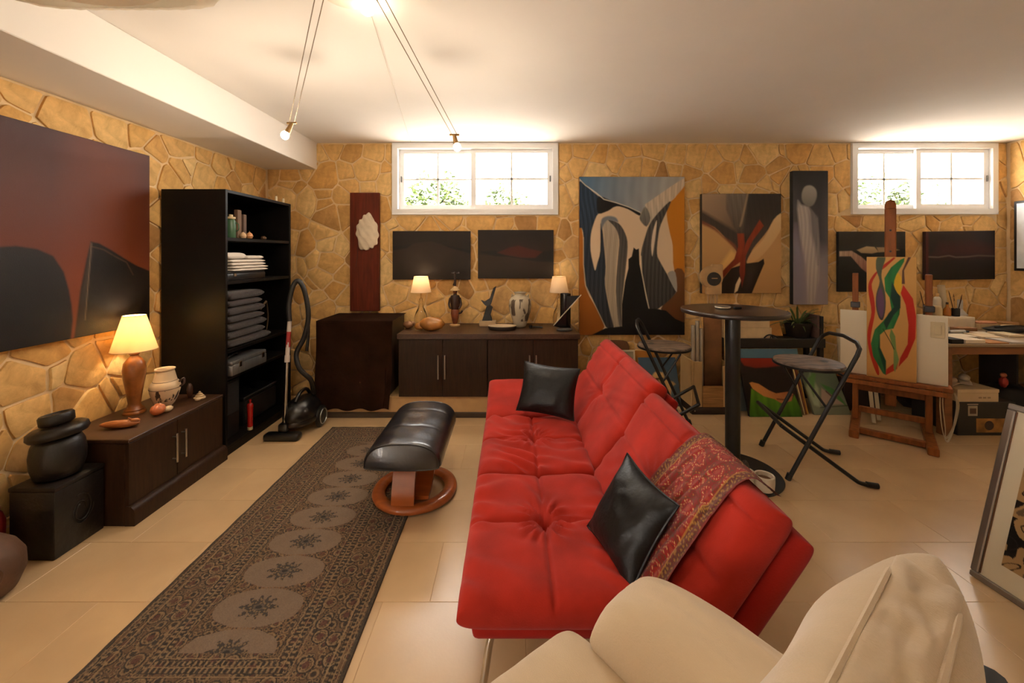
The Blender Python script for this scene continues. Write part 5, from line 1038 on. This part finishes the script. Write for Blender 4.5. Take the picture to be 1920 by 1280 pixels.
def art_gw(A):
    A.grad((96, 108, 84), (120, 122, 96)); A.poly([(870, 745), (765, 900), (790, 1060), (850, 1080), (905, 900)], (156, 166, 132), soft=14); A.poly([(820, 800), (900, 745), (930, 760), (860, 900), (820, 980)], (88, 130, 66), soft=12)
    A.poly([(945, 850), (1065, 900), (1130, 1005), (1150, 1075), (1000, 935)], (66, 116, 54), soft=8); A.poly([(940, 895), (1125, 1052), (870, 1062)], (166, 142, 122), soft=8); A.line([(980, 930), (1045, 1000)], 16, (78, 44, 34), 6); A.line([(850, 1085), (1165, 1065)], 9, (70, 74, 58), 4)
lean('mountain_painting', 'green and white mountain painting leaning at the end of the bench', 2.70, 3.03, 3.60, .33, 3.78, art_gw, (760, 740, 1165, 1150), .02, .0035, (110, 106, 84))
tag(bar('pink_board', (2.99, 3.60+.2, .628), (3.02, 3.96, .86), .012, .12, M('pink_board', (150, 112, 104), .7), up=(0, 1, 0)) if False else box('pink_book', (2.925, 3.86, BZ0+.0005), (2.945, 4.04, BZ0+.22), M('mauve_book', (112, 86, 78), .8, spec=.1), bev=.002), 'mauve book standing upright at the end of the bench', 'book')
tag(box('black_book', (2.948, 3.85, BZ0+.0005), (2.976, 4.04, BZ0+.21), M('black_book', (24, 20, 22), .6), bev=.002), 'black book standing upright at the end of the bench', 'book')
# ================================================================ easel
EA = math.radians(-42); EC = Vector((3.03, 3.23, 0)); o = T('studio_easel', 'wooden studio easel holding a tall painting in front of the desk', 'easel', EC, EA); ew = M('easel_wood', (136, 78, 36), .5, var=.25, vs=6, stretch=(6, 6, 1), spec=.2)
for s in (-1, 1):
    box('foot', (s*.215-.03, -.31, 0), (s*.215+.03, .36, .055), ew, o, 0, .006); box('upright', (s*.215-.02, .02, .0555), (s*.215+.02, .06, 1.27), ew, o, 0, .004); box('clamp_block', (s*.215-.03, -.015, .985), (s*.215+.03, .065, 1.03), M('dark_clamp', (40, 22, 14), .5), o, 0, .004)
box('front_rail', (-.185, -.20, .01), (.185, -.15, .05), ew, o, 0, .004); box('lower_rail', (-.1945, .02, .12), (.1945, .055, .165), ew, o, 0, .004); box('middle_rail', (-.1945, .02, .30), (.1945, .055, .35), ew, o, 0, .004)
box('tray', (-.33, -.10, .415), (.33, .035, .445), ew, o, 0, .004); box('tray_lip', (-.30, -.105, .375), (.30, -.085, .412), ew, o, 0, .004); box('mast', (-.035, .062, .2), (.035, .095, 1.80), ew, o, 0, .006); lathe('mast_tip', [(.035, 0), (.034, .03), (.024, .06), (0, .07)], ew, o, c=(0, .0785, 1.80), n=20, sq=(1, .45))
for z in (1.45, 1.62): lathe('mast_peg', [(.008, 0), (.007, .006), (0, .007)], M('dark_clamp', (0, 0, 0)), o, c=(0, .0615, z), n=10, tilt=Matrix.Rotation(math.pi/2, 3, 'X'))
ex_, fr_ = Vector((math.cos(EA), math.sin(EA), 0)), Vector((math.sin(EA), -math.cos(EA), 0)); Zv = Vector((0, 0, 1))
def eas(x, f, z): return EC+ex_*x+fr_*f+Zv*z
canvas('white_canvas', 'wide blank white canvas on the easel behind the ribbon painting', 'canvas', eas(-.31, .038, .965), eas(.31, .038, .965), eas(-.31, .038, .4455), .018, lambda A: A.grad((232, 218, 192), (222, 204, 174)), (0, 0, 100, 100), .03, (226, 212, 186), nrm=fr_)
def art_ribbon(A):
    A.grad((210, 162, 94), (196, 142, 76)); R = (172, 42, 24)
    A.poly([(160, 160), (166, 168), (132, 240), (147, 330), (152, 420), (132, 540), (127, 620), (162, 720), (178, 806), (160, 806), (120, 690), (105, 590), (110, 520), (130, 420), (114, 310), (112, 240), (135, 190)], R, soft=1.5, curve=3)
    A.poly([(262, 68), (274, 72), (216, 130), (168, 168), (160, 160), (210, 110)], R, soft=1.5); A.poly([(165, 68), (215, 68), (196, 140), (192, 200), (212, 290), (216, 380), (200, 462), (175, 450), (158, 380), (160, 300), (180, 220), (158, 140)], (82, 90, 66), (62, 56, 58), soft=2, curve=3)
    A.poly([(186, 260), (206, 330), (206, 400), (190, 452), (168, 400), (163, 320)], (96, 66, 92), soft=4, curve=3)
    A.poly([(326, 70), (322, 96), (282, 170), (266, 250), (302, 330), (297, 420), (262, 512), (216, 526), (182, 560), (182, 640), (217, 720), (217, 808), (200, 802), (140, 700), (127, 620), (150, 530), (200, 470), (250, 400), (238, 320), (213, 280), (208, 200), (248, 130), (300, 84)], (34, 108, 52), (46, 104, 54), soft=2, streak=.2, sf=.03)
    A.poly([(252, 220), (302, 312), (302, 380), (262, 430), (220, 522), (204, 480), (232, 420), (264, 378), (244, 320)], (22, 48, 36), soft=3); A.poly([(180, 560), (182, 640), (217, 720), (217, 806), (196, 740), (170, 650)], (24, 58, 38), soft=4)
    A.poly([(285, 165), (308, 200), (308, 250), (296, 302), (264, 240)], (222, 178, 46), soft=2, curve=3)
    A.poly([(318, 238), (372, 320), (390, 430), (386, 560), (342, 680), (290, 748), (300, 690), (342, 600), (347, 480), (331, 360), (303, 290)], (192, 42, 26), (168, 34, 20), soft=1.5)
    A.poly([(264, 728), (292, 698), (282, 762), (216, 810), (220, 772)], R, soft=2); A.poly([(248, 512), (272, 560), (277, 640), (293, 700), (270, 784), (262, 760), (262, 650), (238, 560)], (112, 134, 72), soft=2); A.line([(200, 520), (240, 590), (265, 640)], 5, (40, 56, 36), 2)
    A.poly([(345, 66), (362, 66), (322, 150), (327, 232), (309, 232), (312, 150)], (86, 54, 42), soft=2)
canvas('ribbon_painting', 'tall painting of red and green ribbons on the easel', 'painting', eas(-.143, .072, 1.405), eas(.143, .072, 1.405), eas(-.143, .072, .4455), .02, art_ribbon, (103, 68, 390, 830), .003, (206, 164, 102), nrm=fr_)
o = T('plaster_plaque', 'small square cream plaque fixed to the white canvas', 'plaque', eas(.255, .039, .80)); mp_ = M('cream_plaque', (216, 196, 156), .6)
bar('plate', eas(.255, .0428, .80), eas(.255, .0428, .92), .075, .008, mp_, o, 1, up=fr_); bar('raised_panel', eas(.255, .050, .825), eas(.255, .050, .895), .04, .006, mp_, o, 1, up=fr_)
for k in range(2):
    P = [eas(.27+.02*k, .03-.07*k, .40), eas(.268+.02*k, .035-.07*k, .28), eas(.28+.02*k, .04-.07*k, .12), eas(.305, .035-.07*k, .04), eas(.335+.01*k, .03-.07*k, .14), eas(.355+.015*k, .02-.07*k, .30), eas(.35, .01-.07*k, .385)]
    tag(tube('hanging_strip', P, .013, M('white_strip', (214, 198, 166), .7), curve=6, flat=.25, n=8), ('bent white strip hanging under the easel tray, front one', 'bent white strip hanging under the easel tray, rear one')[k], 'strip', 'bent white strips')
# clutter behind the easel
o = T('dark_crate', 'dark wooden crate full of rolls behind the easel foot', 'crate', (3.12, 3.80, 0)); dcw = M('dark_crate_wood', (44, 30, 22), .7)
for a, b in (((3.05, 3.70, .0), (3.38, 3.715, .30)), ((3.05, 3.985, 0), (3.38, 4.0, .30)), ((3.05, 3.7155, 0), (3.065, 3.9845, .30)), ((3.365, 3.7155, 0), (3.38, 3.9845, .30)), ((3.0655, 3.7155, 0.0), (3.3645, 3.9845, .012))): box('side_board', a, b, dcw, o, 1, .002)
for k, (x, y, q, l) in enumerate(((3.12, 3.76, .04, .62), (3.21, 3.77, -.03, .55), (3.29, 3.79, .04, .66), (3.2, 3.9, -.06, .7))):
    o = T('rolled_drawing', ('rolled drawing leaning left in the dark crate', 'short rolled drawing in the middle of the dark crate', 'long rolled drawing at the right of the dark crate', 'rolled drawing at the back of the dark crate')[k], 'paper roll', (x, y, .0125), group='rolls in the dark crate'); tl = Matrix.Rotation(q, 3, 'Y'); lathe('sheet', [(.02, .006), (.02, l), (.017, l), (.017, .4)], M('drawing_paper', (204, 186, 152), .8), o, n=14, tilt=tl); lathe('band', [(.0204, l*.5), (.0208, l*.5+.004), (.0208, l*.5+.014), (.0204, l*.5+.018)], dcw, o, n=14, tilt=tl)
for k, (x, y, r) in enumerate(((2.93, 3.43, .5), (3.02, 3.48, .35))): tag(bar('white_lath', (x+.12, y-.03, .012), (x+.24, y+.15, .30), .028, .010, M('drawing_paper', (0, 0, 0))), ('white lath leaning behind the left easel foot', 'white lath leaning next to the crate')[k], 'lath', 'white laths')
# ================================================================ desk and everything on and under it
DX0, DY0, DZ = 3.40, 3.17, .722; o = T('work_desk', 'wooden work desk in the right corner covered with papers', 'desk', (4.2, 3.62, 0)); dw = M('desk_wood', (126, 78, 40), .5, var=.2, vs=6, stretch=(1, 6, 6))
box('top', (DX0, DY0, DZ-.022), (4.99, 4.07, DZ), M('desk_top_grey', (150, 128, 100), .4), o, 1, .003); box('apron', (DX0+.05, DY0+.02, DZ-.085), (4.94, DY0+.045, DZ-.0225), dw, o, 1, .002); box('apron', (DX0+.05, 4.02, DZ-.085), (4.94, 4.045, DZ-.0225), dw, o, 1, .002); box('apron', (DX0+.02, DY0+.075, DZ-.085), (DX0+.045, 4.015, DZ-.0225), dw, o, 1, .002)
for x in (DX0+.005, 4.92):
    for y in (DY0+.01, 4.0): box('leg', (x, y, 0), (x+.065, y+.065, DZ-.0225), dw, o, 1, .003)
z = DZ+.0005; desk_n = [0]
def item(name, label, cat, px0, px1, y, d, h, col, zz=None, rot=0, rough=.7, group=None, bev=.002):
    """flat thing on the desk whose front edge spans px0..px1 at depth y"""
    x0, x1 = (px0-CX)/F*y, (px1-CX)/F*y; zz = z if zz is None else zz; R = Matrix.Rotation(rot, 3, 'Z'); m = M('item_%s' % name, col, rough, var=.06)
    return tag(box(name, (x0, y, zz), (x1, y+d, zz+h), m, bev=bev, rot=R), label, cat, group)
item('black_sketchbook', 'thick black sketchbook at the front left corner of the desk', 'book', 1784, 1808, 3.185, .16, .035, (24, 22, 24), bev=.004)
item('paper_stack', 'stack of white paper at the front of the desk', 'paper', 1811, 1848, 3.19, .20, .03, (226, 210, 182))
item('brown_envelope', 'brown card folder lying near the front of the desk', 'folder', 1855, 1893, 3.185, .14, .008, (168, 112, 56), rot=0)
item('white_sheets', 'loose white sheets behind the brown folder', 'paper', 1800, 1838, 3.41, .13, .012, (230, 216, 194), rot=.1)
item('tilted_drawing', 'cream drawing board lying behind the folder', 'board', 1850, 1885, 3.36, .18, .018, (222, 200, 164), rot=-.2)
item('grey_papers', 'grey folded papers at the right front of the desk', 'paper', 1898, 1925, 3.19, .22, .012, (186, 176, 164))
item('cream_papers', 'cream papers stacked behind the grey papers', 'paper', 1892, 1925, 3.43, .16, .02, (216, 196, 162))
item('palette_box', 'long pale paint box lying across the middle of the desk', 'box', 1838, 1876, 3.76, .1, .055, (206, 176, 132))
item('flat_paint_box', 'pale flat box right of the long paint box', 'box', 1880, 1925, 3.73, .12, .04, (212, 186, 146))
item('brown_folder', 'worn brown folder lying left of the long paint box', 'folder', 1798, 1833, 3.705, .08, .03, (156, 112, 76), rot=0)
item('pink_cloth', 'folded pinkish cloth on top of the long paint box', 'cloth', 1840, 1872, 3.765, .08, .022, (206, 146, 110), zz=z+.0555, bev=.010)
o = T('black_bag', 'soft black bag lying at the right of the desk', 'bag', (4.50, 3.66, z)); cushion('bag_body', (0, 0, .028), (1, 0, 0), (0, 1, 0), (0, 0, 1), (.36, .12, .055), M('black_nylon', (22, 22, 26), .6), o, n=(24, 16), p=3, q=.5, fn=lambda u, v: .008*nz(u*3, v*2, 1, 1.5)); tube('strap', [(-.15, -.02, .05), (-.05, -.04, .066), (.1, -.03, .06), (.16, -.01, .04)], .006, M('black_nylon', (0, 0, 0)), o, curve=5)
o = T('paint_tube', 'blue and white paint tube lying behind the white sheets', 'paint tube', (3.98, 3.60, z)); lathe('body', [(.002, -.09), (.014, -.085), (.017, -.02), (.017, .05), (.008, .06)], M('tube_white', (196, 196, 194), .4), o, c=(0, 0, .018), n=14, tilt=Matrix.Rotation(math.pi/2, 3, 'Y')); lathe('cap', [(.009, .0605), (.010, .085), (0, .086)], M('tube_blue', (44, 60, 78), .4), o, c=(0, 0, .018), n=12, tilt=Matrix.Rotation(math.pi/2, 3, 'Y'))
o = T('patterned_mug', 'patterned mug standing left of the paint tube', 'mug', (3.805, 3.57, z)); lathe('cup', [(.03, 0), (.034, .004), (.036, .085), (.032, .085), (.03, .01), (0, .009)], vase_mat('mug_pattern', (206, 178, 148), (92, 44, 36), .01, .08, 60), o, n=24); tube('handle', [(.035, 0, .07), (.056, 0, .062), (.056, 0, .03), (.035, 0, .02)], .004, M('tube_white', (0, 0, 0)), o, curve=5, n=6)
for i_, (nm, lb_, ct, px0, px1, y_, d_, h_, c_, r_) in enumerate((
    ('sketch_sheet', 'cream sketch sheet hanging over the front edge papers', 'paper', 1852, 1878, 3.53, .10, .006, (224, 206, 176), .35),
    ('white_envelope', 'white envelope lying between paint tube and black bag', 'envelope', 1838, 1862, 3.57, .09, .008, (228, 218, 200), -.15),
    ('wooden_palette', 'small wooden palette lying in the middle of the desk', 'palette', 1822, 1838, 3.55, .08, .01, (150, 98, 52), .2),
    ('grey_notebook', 'grey notebook lying near the right end of the desk', 'notebook', 1870, 1890, 3.565, .09, .016, (112, 104, 98), -.25),
    ('brown_parcel', 'brown wrapped parcel at the back right of the desk', 'parcel', 1880, 1912, 3.89, .10, .05, (170, 128, 82), 0),
    ('white_pad', 'white drawing pad at the back of the desk beside the drawer box', 'pad', 1862, 1884, 3.90, .12, .03, (222, 208, 182), 0))):
    item(nm, lb_, ct, px0, px1, y_, d_, h_, c_, rot=r_)
for k_, (px_, y_, a_, c_) in enumerate(((1826, 3.36, .5, (60, 36, 24)), (1812, 3.385, -.3, (40, 40, 42)), (1902, 3.66, .2, (150, 110, 60)))):
    o = T('loose_brush', ('loose paintbrush lying on the desk behind the paper stack', 'dark loose brush lying beside the black sketchbook', 'pale loose brush lying at the right of the desk')[k_], 'brush', ((px_-CX)/F*y_, y_, z), rz=a_, group='loose brushes on the desk'); tube('handle', [(-.08, 0, .005), (.05, 0, .005)], .004, M('loose_handle_%d' % k_, c_, .5), o, n=6); tube('ferrule', [(.05, 0, .005), (.068, 0, .005)], .0045, steel, o, n=6); tube('bristles', [(.068, 0, .005), (.09, 0, .005)], [.0045, .0015], M('bristle', (120, 92, 66), .9), o, n=6)
# raised box at the back with brushes and bottles
o = T('white_drawer_box', 'low white drawer box at the back of the desk', 'box', (4.06, 3.88, z)); wb = M('white_box', (222, 206, 180), .5); box('body', (3.78, 3.80, z), (4.36, 4.0, z+.115), wb, o, 1, .004); box('drawer_front', (3.79, 3.794, z+.012), (4.35, 3.7995, z+.105), wb, o, 1, .002); zz = z+.1155
def pot(name, label, cat, px, y, prof, col, rough=.4, cap=None, inner=None):
    x = (px-CX)/F*y; o = T(name, label, cat, (x, y, zz)); lathe('body', prof, M('pot_'+name, col, rough), o, n=20)
    if cap: lathe('cap', cap[0], M('cap_'+name, cap[1], .4), o, n=16)
    return o
pot('white_glue_bottle', 'tall white bottle among the brush pots', 'bottle', 1757, 3.93, [(.03, 0), (.032, .004), (.032, .15), (.022, .175), (.014, .18)], (226, 214, 194), cap=([(.013, .1805), (.013, .21), (0, .212)], (216, 176, 120)))
pot('cream_jar', 'short cream jar in front of the white bottle', 'jar', 1758, 3.85, [(.03, 0), (.034, .005), (.034, .075), (.026, .09), (.0, .095)], (220, 196, 150), cap=([(.0275, .0865), (.028, .10), (0, .102)], (228, 208, 168)))
pot('amber_bottle', 'small amber bottle on the white drawer box', 'bottle', 1776, 3.88, [(.024, 0), (.028, .005), (.028, .06), (.012, .085), (.009, .11)], (176, 108, 36), .15, cap=([(.010, .1105), (.010, .13), (0, .131)], (60, 40, 24)))
for k, (px, col, cup, lb) in enumerate(((1792, (30, 28, 28), .075, 'black brush pot with paintbrushes on the drawer box'), (1738, (60, 34, 24), .11, 'brown brush pot beside the right easel post'))):
    y = 3.86; o = pot('black_brush_pot' if k == 0 else 'brown_brush_pot', lb, 'brush pot', px, y, [(.026, 0), (.028, .004), (.03, cup), (.027, cup), (.025, .008), (0, .007)], col)
    for j in range(5):
        a = j*1.3; tip = Vector((.05*math.cos(a), .03*math.sin(a), .15+.03*(j % 3))); b = tube('brush', [(.008*math.cos(a), .008*math.sin(a), .012), tip], .0035, M('brush_wood_%d' % (j % 2), ((70, 40, 26), (190, 150, 96))[j % 2], .5), o, n=6); tube('bristles', [tip, tip*1.0+Vector((.008*math.cos(a), .004*math.sin(a), .03))], [.005, .0015], M('bristle', (120, 92, 66), .9), b, n=6)
tag(lathe('white_tube', [(.02, 0), (.02, .14), (.016, .15), (0, .15)], M('tube_white', (0, 0, 0)), c=((1800-CX)/F*3.93, 3.93, zz), n=16), 'white cardboard tube standing behind the black brush pot', 'tube')
tag(lathe('cream_roll', [(.028, .006), (.028, .29), (.024, .29), (.024, .1), (0, .1)], M('drawing_paper', (0, 0, 0)), c=((1771-CX)/F*3.965, 3.965, zz), n=18, tilt=Matrix.Rotation(-.12, 3, 'Y')), 'tall cream paper roll leaning at the back of the desk', 'paper roll')
tag(prism('white_triangle', [(0, 0), (.09, 0), (.03, .085)], ((1798-CX)/F*3.9, 3.9, zz), (1, 0, 0), (0, .25, 1), .004, M('tube_white', (0, 0, 0))), 'white card triangle leaning beside the brush pot', 'card')
# under the desk
o = T('black_carton', 'black carton with printed label under the desk', 'box', (3.75, 3.33, 0)); bc_ = M('black_carton', (30, 29, 28), .55); box('body', (3.52, 3.19, 0), (3.98, 3.56, .262), bc_, o, 1, .004)
lb = M('printed_label', (172, 160, 140), .6); box('badge', (3.60, 3.1875, .155), (3.675, 3.1899, .235), lb, o, 1, .001); box('badge_mark', (3.612, 3.1865, .172), (3.663, 3.1874, .215), M('mark_brown', (84, 58, 44), .6), o, 1, .0005); box('badge_line', (3.595, 3.1875, .242), (3.68, 3.1899, .250), lb, o, 1, .0005)
box('photo_print', (3.665, 3.1875, .025), (3.93, 3.1899, .135), M('print_ochre', (150, 106, 48), .6, var=.5, vs=12), o, 1, .001); lathe('photo_disc', [(.036, 0), (.035, .0018), (0, .002)], M('mark_dark', (52, 36, 30), .5), o, 1, c=(3.765, 3.1874, .08), n=24, tilt=Matrix.Rotation(math.pi/2, 3, 'X'))
o = T('cream_carton', 'cream cardboard box on top of the black carton', 'box', (3.68, 3.33, .2625)); cc = M('cream_carton', (206, 182, 146), .7); box('body', (3.525, 3.195, .2625), (3.85, 3.5, .335), cc, o, 1, .003); box('lid', (3.522, 3.192, .3355), (3.853, 3.503, .362), cc, o, 1, .003)
for k in range(3): box('print_line', (3.69+.035*k, 3.1935, .29), (3.715+.035*k, 3.1948, .302), M('print_grey', (150, 128, 96), .6), o, 1, .0003)
o = T('dark_holdall', 'dark holdall with pale shoes behind the cartons under the desk', 'bag', (3.75, 3.74, 0)); blob('bag_body', (0, 0, .26), (.22, .14, .255), M('dark_holdall', (26, 24, 26), .7), o, amp=.18); tube('handle', [(-.08, -.05, .49), (-.02, -.06, .56), (.05, -.06, .55), (.1, -.05, .48)], .009, M('pale_strap', (150, 136, 118), .7), o, curve=5)
for k, (x, y, zq, c) in enumerate(((3.575, 3.30, .3625, (176, 152, 128)), (3.765, 3.36, .3625, (196, 178, 154)))):
    o = T('pale_shoe', ('pale slipper lying at the left on the cream carton', 'white slipper lying at the right on the cream carton')[k], 'shoe', (x, y, zq), rz=.5+.3*k, group='slippers under the desk'); m_ = M('shoe_%d' % k, c, .7); cushion('sole', (0, 0, .010), (1, 0, 0), (0, 1, 0), (0, 0, 1), (.2, .075, .02), m_, o, n=(20, 12), p=3, q=.5); blob('upper', (.035, 0, .036), (.062, .034, .028), m_, o, amp=.1)
o = T('dark_sack', 'dark sack with a red toy figure on it under the desk', 'bag', (4.28, 3.52, 0)); blob('sack', (0, 0, .15), (.26, .2, .15), M('dark_sack', (24, 23, 24), .8), o, amp=.2)
o = T('red_toy', 'small red toy figure on the dark sack under the desk', 'toy', (4.16, 3.42, .31)); blob('toy_body', (0, 0, .04), (.03, .025, .045), M('toy_red', (150, 36, 24), .5), o, amp=.2); blob('toy_head', (0, 0, .098), (.02, .02, .02), M('toy_head', (176, 100, 70), .5), o, amp=.1)
tag(box('grey_screen', (4.62, 3.70, 0), (4.64, 4.0, .62), M('grey_panel', (52, 44, 38), .7), bev=.002), 'dark grey screen standing upright under the desk', 'screen')
# ================================================================ framed print leaning in the right foreground
FB, FT, Fn = Vector((2.045, 1.80, .004)), Vector((2.222, 1.80, .762)), None
eyv = (FT-FB); hgt = eyv.length; eyv.normalize(); exv = Vector((.10, -1, 0)).normalized(); exv = (exv-eyv*exv.dot(eyv)).normalized(); nv = exv.cross(eyv).normalized(); nv = nv if nv.x < 0 else -nv; wdt = .60
o = T('framed_print', 'silver framed ink drawing with wide cream mount leaning in the right foreground', 'picture', FB); sf = M('silver_frame', (150, 142, 134), .32, .9, var=.08, vs=3); dkf = M('frame_side', (74, 40, 30), .5)
def fp(a, b, n=0): return FB+exv*a+eyv*b+nv*n
for p, q in ((fp(0, .0125), fp(wdt, .0125)), (fp(0, hgt-.0125), fp(wdt, hgt-.0125)), (fp(.0125, .025), fp(.0125, hgt-.025)), (fp(wdt-.0125, .025), fp(wdt-.0125, hgt-.025))):
    bar('frame_bar', p, q, .025, .028, sf, o, 1, .004, up=nv if abs((q-p).normalized().dot(eyv)) < .5 else exv)
def plate(name, a0, a1, b0, b1, n0, n1, mat):
    V = [fp(a, b, n)[:] for n in (n0, n1) for a, b in ((a0, b0), (a1, b0), (a1, b1), (a0, b1))]; return mesh(name, V, [(3, 2, 1, 0), (4, 5, 6, 7), (0, 1, 5, 4), (1, 2, 6, 5), (2, 3, 7, 6), (3, 0, 4, 7)], mat, o, 1)
plate('backing_board', .02, wdt-.02, .02, hgt-.02, -.012, -.006, dkf); plate('mount', .022, wdt-.022, .022, hgt-.022, -.0055, .0, M('cream_mount', (240, 226, 198), .8, var=.02)); plate('inner_edge', .0248, .030, .03, hgt-.03, .0002, .004, M('edge_brown', (120, 78, 46), .5))
def art_ink(U, V):
    X, Y = U*.43, V*.55; C = np.zeros(U.shape+(3,)); C[:] = lin((196, 158, 108)); xw = X+.02*np.sin(Y*24)+.01*np.sin(Y*61); yw = Y+.025*np.sin(X*27); dd, i = cells(xw, yw, .075, 3)
    m = (dd > .57); C[m] = lin((38, 32, 28)); m = (dd > .2) & (dd < .26); C[m] = lin((56, 44, 34)); m = (dd <= .16) & (i > .4); C[m] = lin((216, 190, 150)); m = (dd > .27) & (dd < .40) & (i > .6); C[m] = lin((128, 104, 78)); return C
grid_paint('ink_drawing', fp(.085, hgt-.11, .0008), exv, -eyv, .43, hgt-.22, 140, 170, art_ink, attr_mat('ink_paper', .7, .05, 200, .2), o, 1)
mesh('glass', [fp(.025, .025, .005)[:], fp(wdt-.025, .025, .005)[:], fp(wdt-.025, hgt-.025, .005)[:], fp(.025, hgt-.025, .005)[:]], [(0, 1, 2, 3)], glass_mat('picture_glass'), o, 1)
o = T('side_chest', 'plain wooden side chest that the framed print leans against', 'chest', (2.62, 1.38, 0)); box('body', (2.335, 1.1, 0), (2.9, 1.70, .70), dw, o, 1, .006); box('top', (2.325, 1.09, .7005), (2.91, 1.71, .725), dw, o, 1, .004)
# ================================================================ hanging lamps
hal = M('halogen_glow', (255, 240, 210), .3, emit=(255, 232, 190), es=25); tin = M('lamp_metal', (150, 118, 78), .35, .8); cab = M('cable_grey', (128, 108, 84), .5)
CN = Vector((-.685, 1.70, ZC)); o = T('pendant_light', 'two-bulb cable pendant lamp hung from a round ceiling rose', 'lamp', (CN.x, CN.y, ZC))
lathe('ceiling_rose', [(.10, -.001), (.13, -.006), (.132, -.022), (.12, -.032), (.05, -.036), (0, -.036)], M('lamp_white', (232, 222, 204), .4), o, n=36)
lathe('rose_bulb', [(.022, -.0365), (.03, -.05), (.028, -.066), (.014, -.076), (0, -.078)], hal, o, c=(.05, .10, .01), n=18)
def lamp_light(o, loc, e, sz=.03, col=(1, .85, .66)):
    l = bpy.data.lights.new('halogen', 'POINT'); l.energy = e; l.color = col; l.shadow_soft_size = sz; q = bpy.data.objects.new('halogen_light', l); COL.objects.link(q); q.parent = o; q.location = loc
lamp_light(o, (.05, .10, -.13), .8)
for k, (px, py, Y, dx) in enumerate(((547, 240, 2.30, -.12), (852, 262, 2.30, .12))):
    b = Vector(at(px, py, Y))-CN; t0 = Vector((dx, .02, -.02)); side = Vector((.016, .0, 0))
    for s in (-1, 1): tube('cable', [t0+side*s*1.2, b+side*s*.9+Vector((0, 0, .03))], .0022, cab, o, n=6)
    box('spreader', b+Vector((-.028, -.005, .022)), b+Vector((.028, .005, .034)), tin, o, 0, .002)
    dirv = Vector((-.02 if k == 0 else .012, -.01, -.03)); h = tube('socket', [b+Vector((0, 0, .025)), b+dirv], [.010, .016], tin, o, n=12)
    blob('halogen_bulb', b+dirv*1.5, (.022, .022, .024), hal, o, amp=0, nu=16, nv=10); lamp_light(o, b+dirv*1.5+Vector((0, 0, -.05)), 12)
tag(tube('ceiling_wire', [(CN.x+.04, CN.y+.15, ZC-.004), at(770, 268, YB-.045)[:2]+(ZC-.004,)], .0016, M('thin_wire', (190, 176, 158), .5), n=5), 'thin wire running along the ceiling to the left window', 'wire')
o = T('ceiling_lamp', 'cream pleated drum ceiling lamp at the upper left edge', 'lamp', (-1.13, .97, ZC)); pz0, R0 = 2.14-ZC, .25; n = 96; V, Fc = [], []
prof = [(.21, -.03), (.247, -.05), (.25, pz0+.04), (.24, pz0+.012), (.21, pz0)]
for r, zq in prof:
    for i in range(n): a = 2*math.pi*i/n; rr = (r+(.004 if i % 2 else 0))/(abs(math.cos(a))**5+abs(math.sin(a))**5)**.2; V.append((1.3*rr*math.cos(a), rr*math.sin(a), zq))
for j in range(len(prof)-1):
    for i in range(n): k = (i+1) % n; Fc.append((j*n+i, j*n+k, (j+1)*n+k, (j+1)*n+i))
mesh('pleated_shade', V, Fc, shade_mat('pleated_cream', (246, 234, 212), .2), o, 0, True); lathe('diffuser', [(.206, pz0+.004), (.206, pz0+.001), (0, pz0+.001)], shade_mat('pleated_cream', (0, 0, 0), .4), o, n=48, sq=(1.3, 1))
lathe('ceiling_plate', [(.07, -.0005), (.07, -.03), (.03, -.04), (0, -.04)], M('lamp_white', (0, 0, 0)), o, n=24); tube('rod', [(0, 0, -.04), (0, 0, -.16)], .008, tin, o); blob('bulb', (0, 0, -.19), .03, M('unlit_bulb', (226, 220, 206), .3), o, amp=0, nu=16, nv=10)
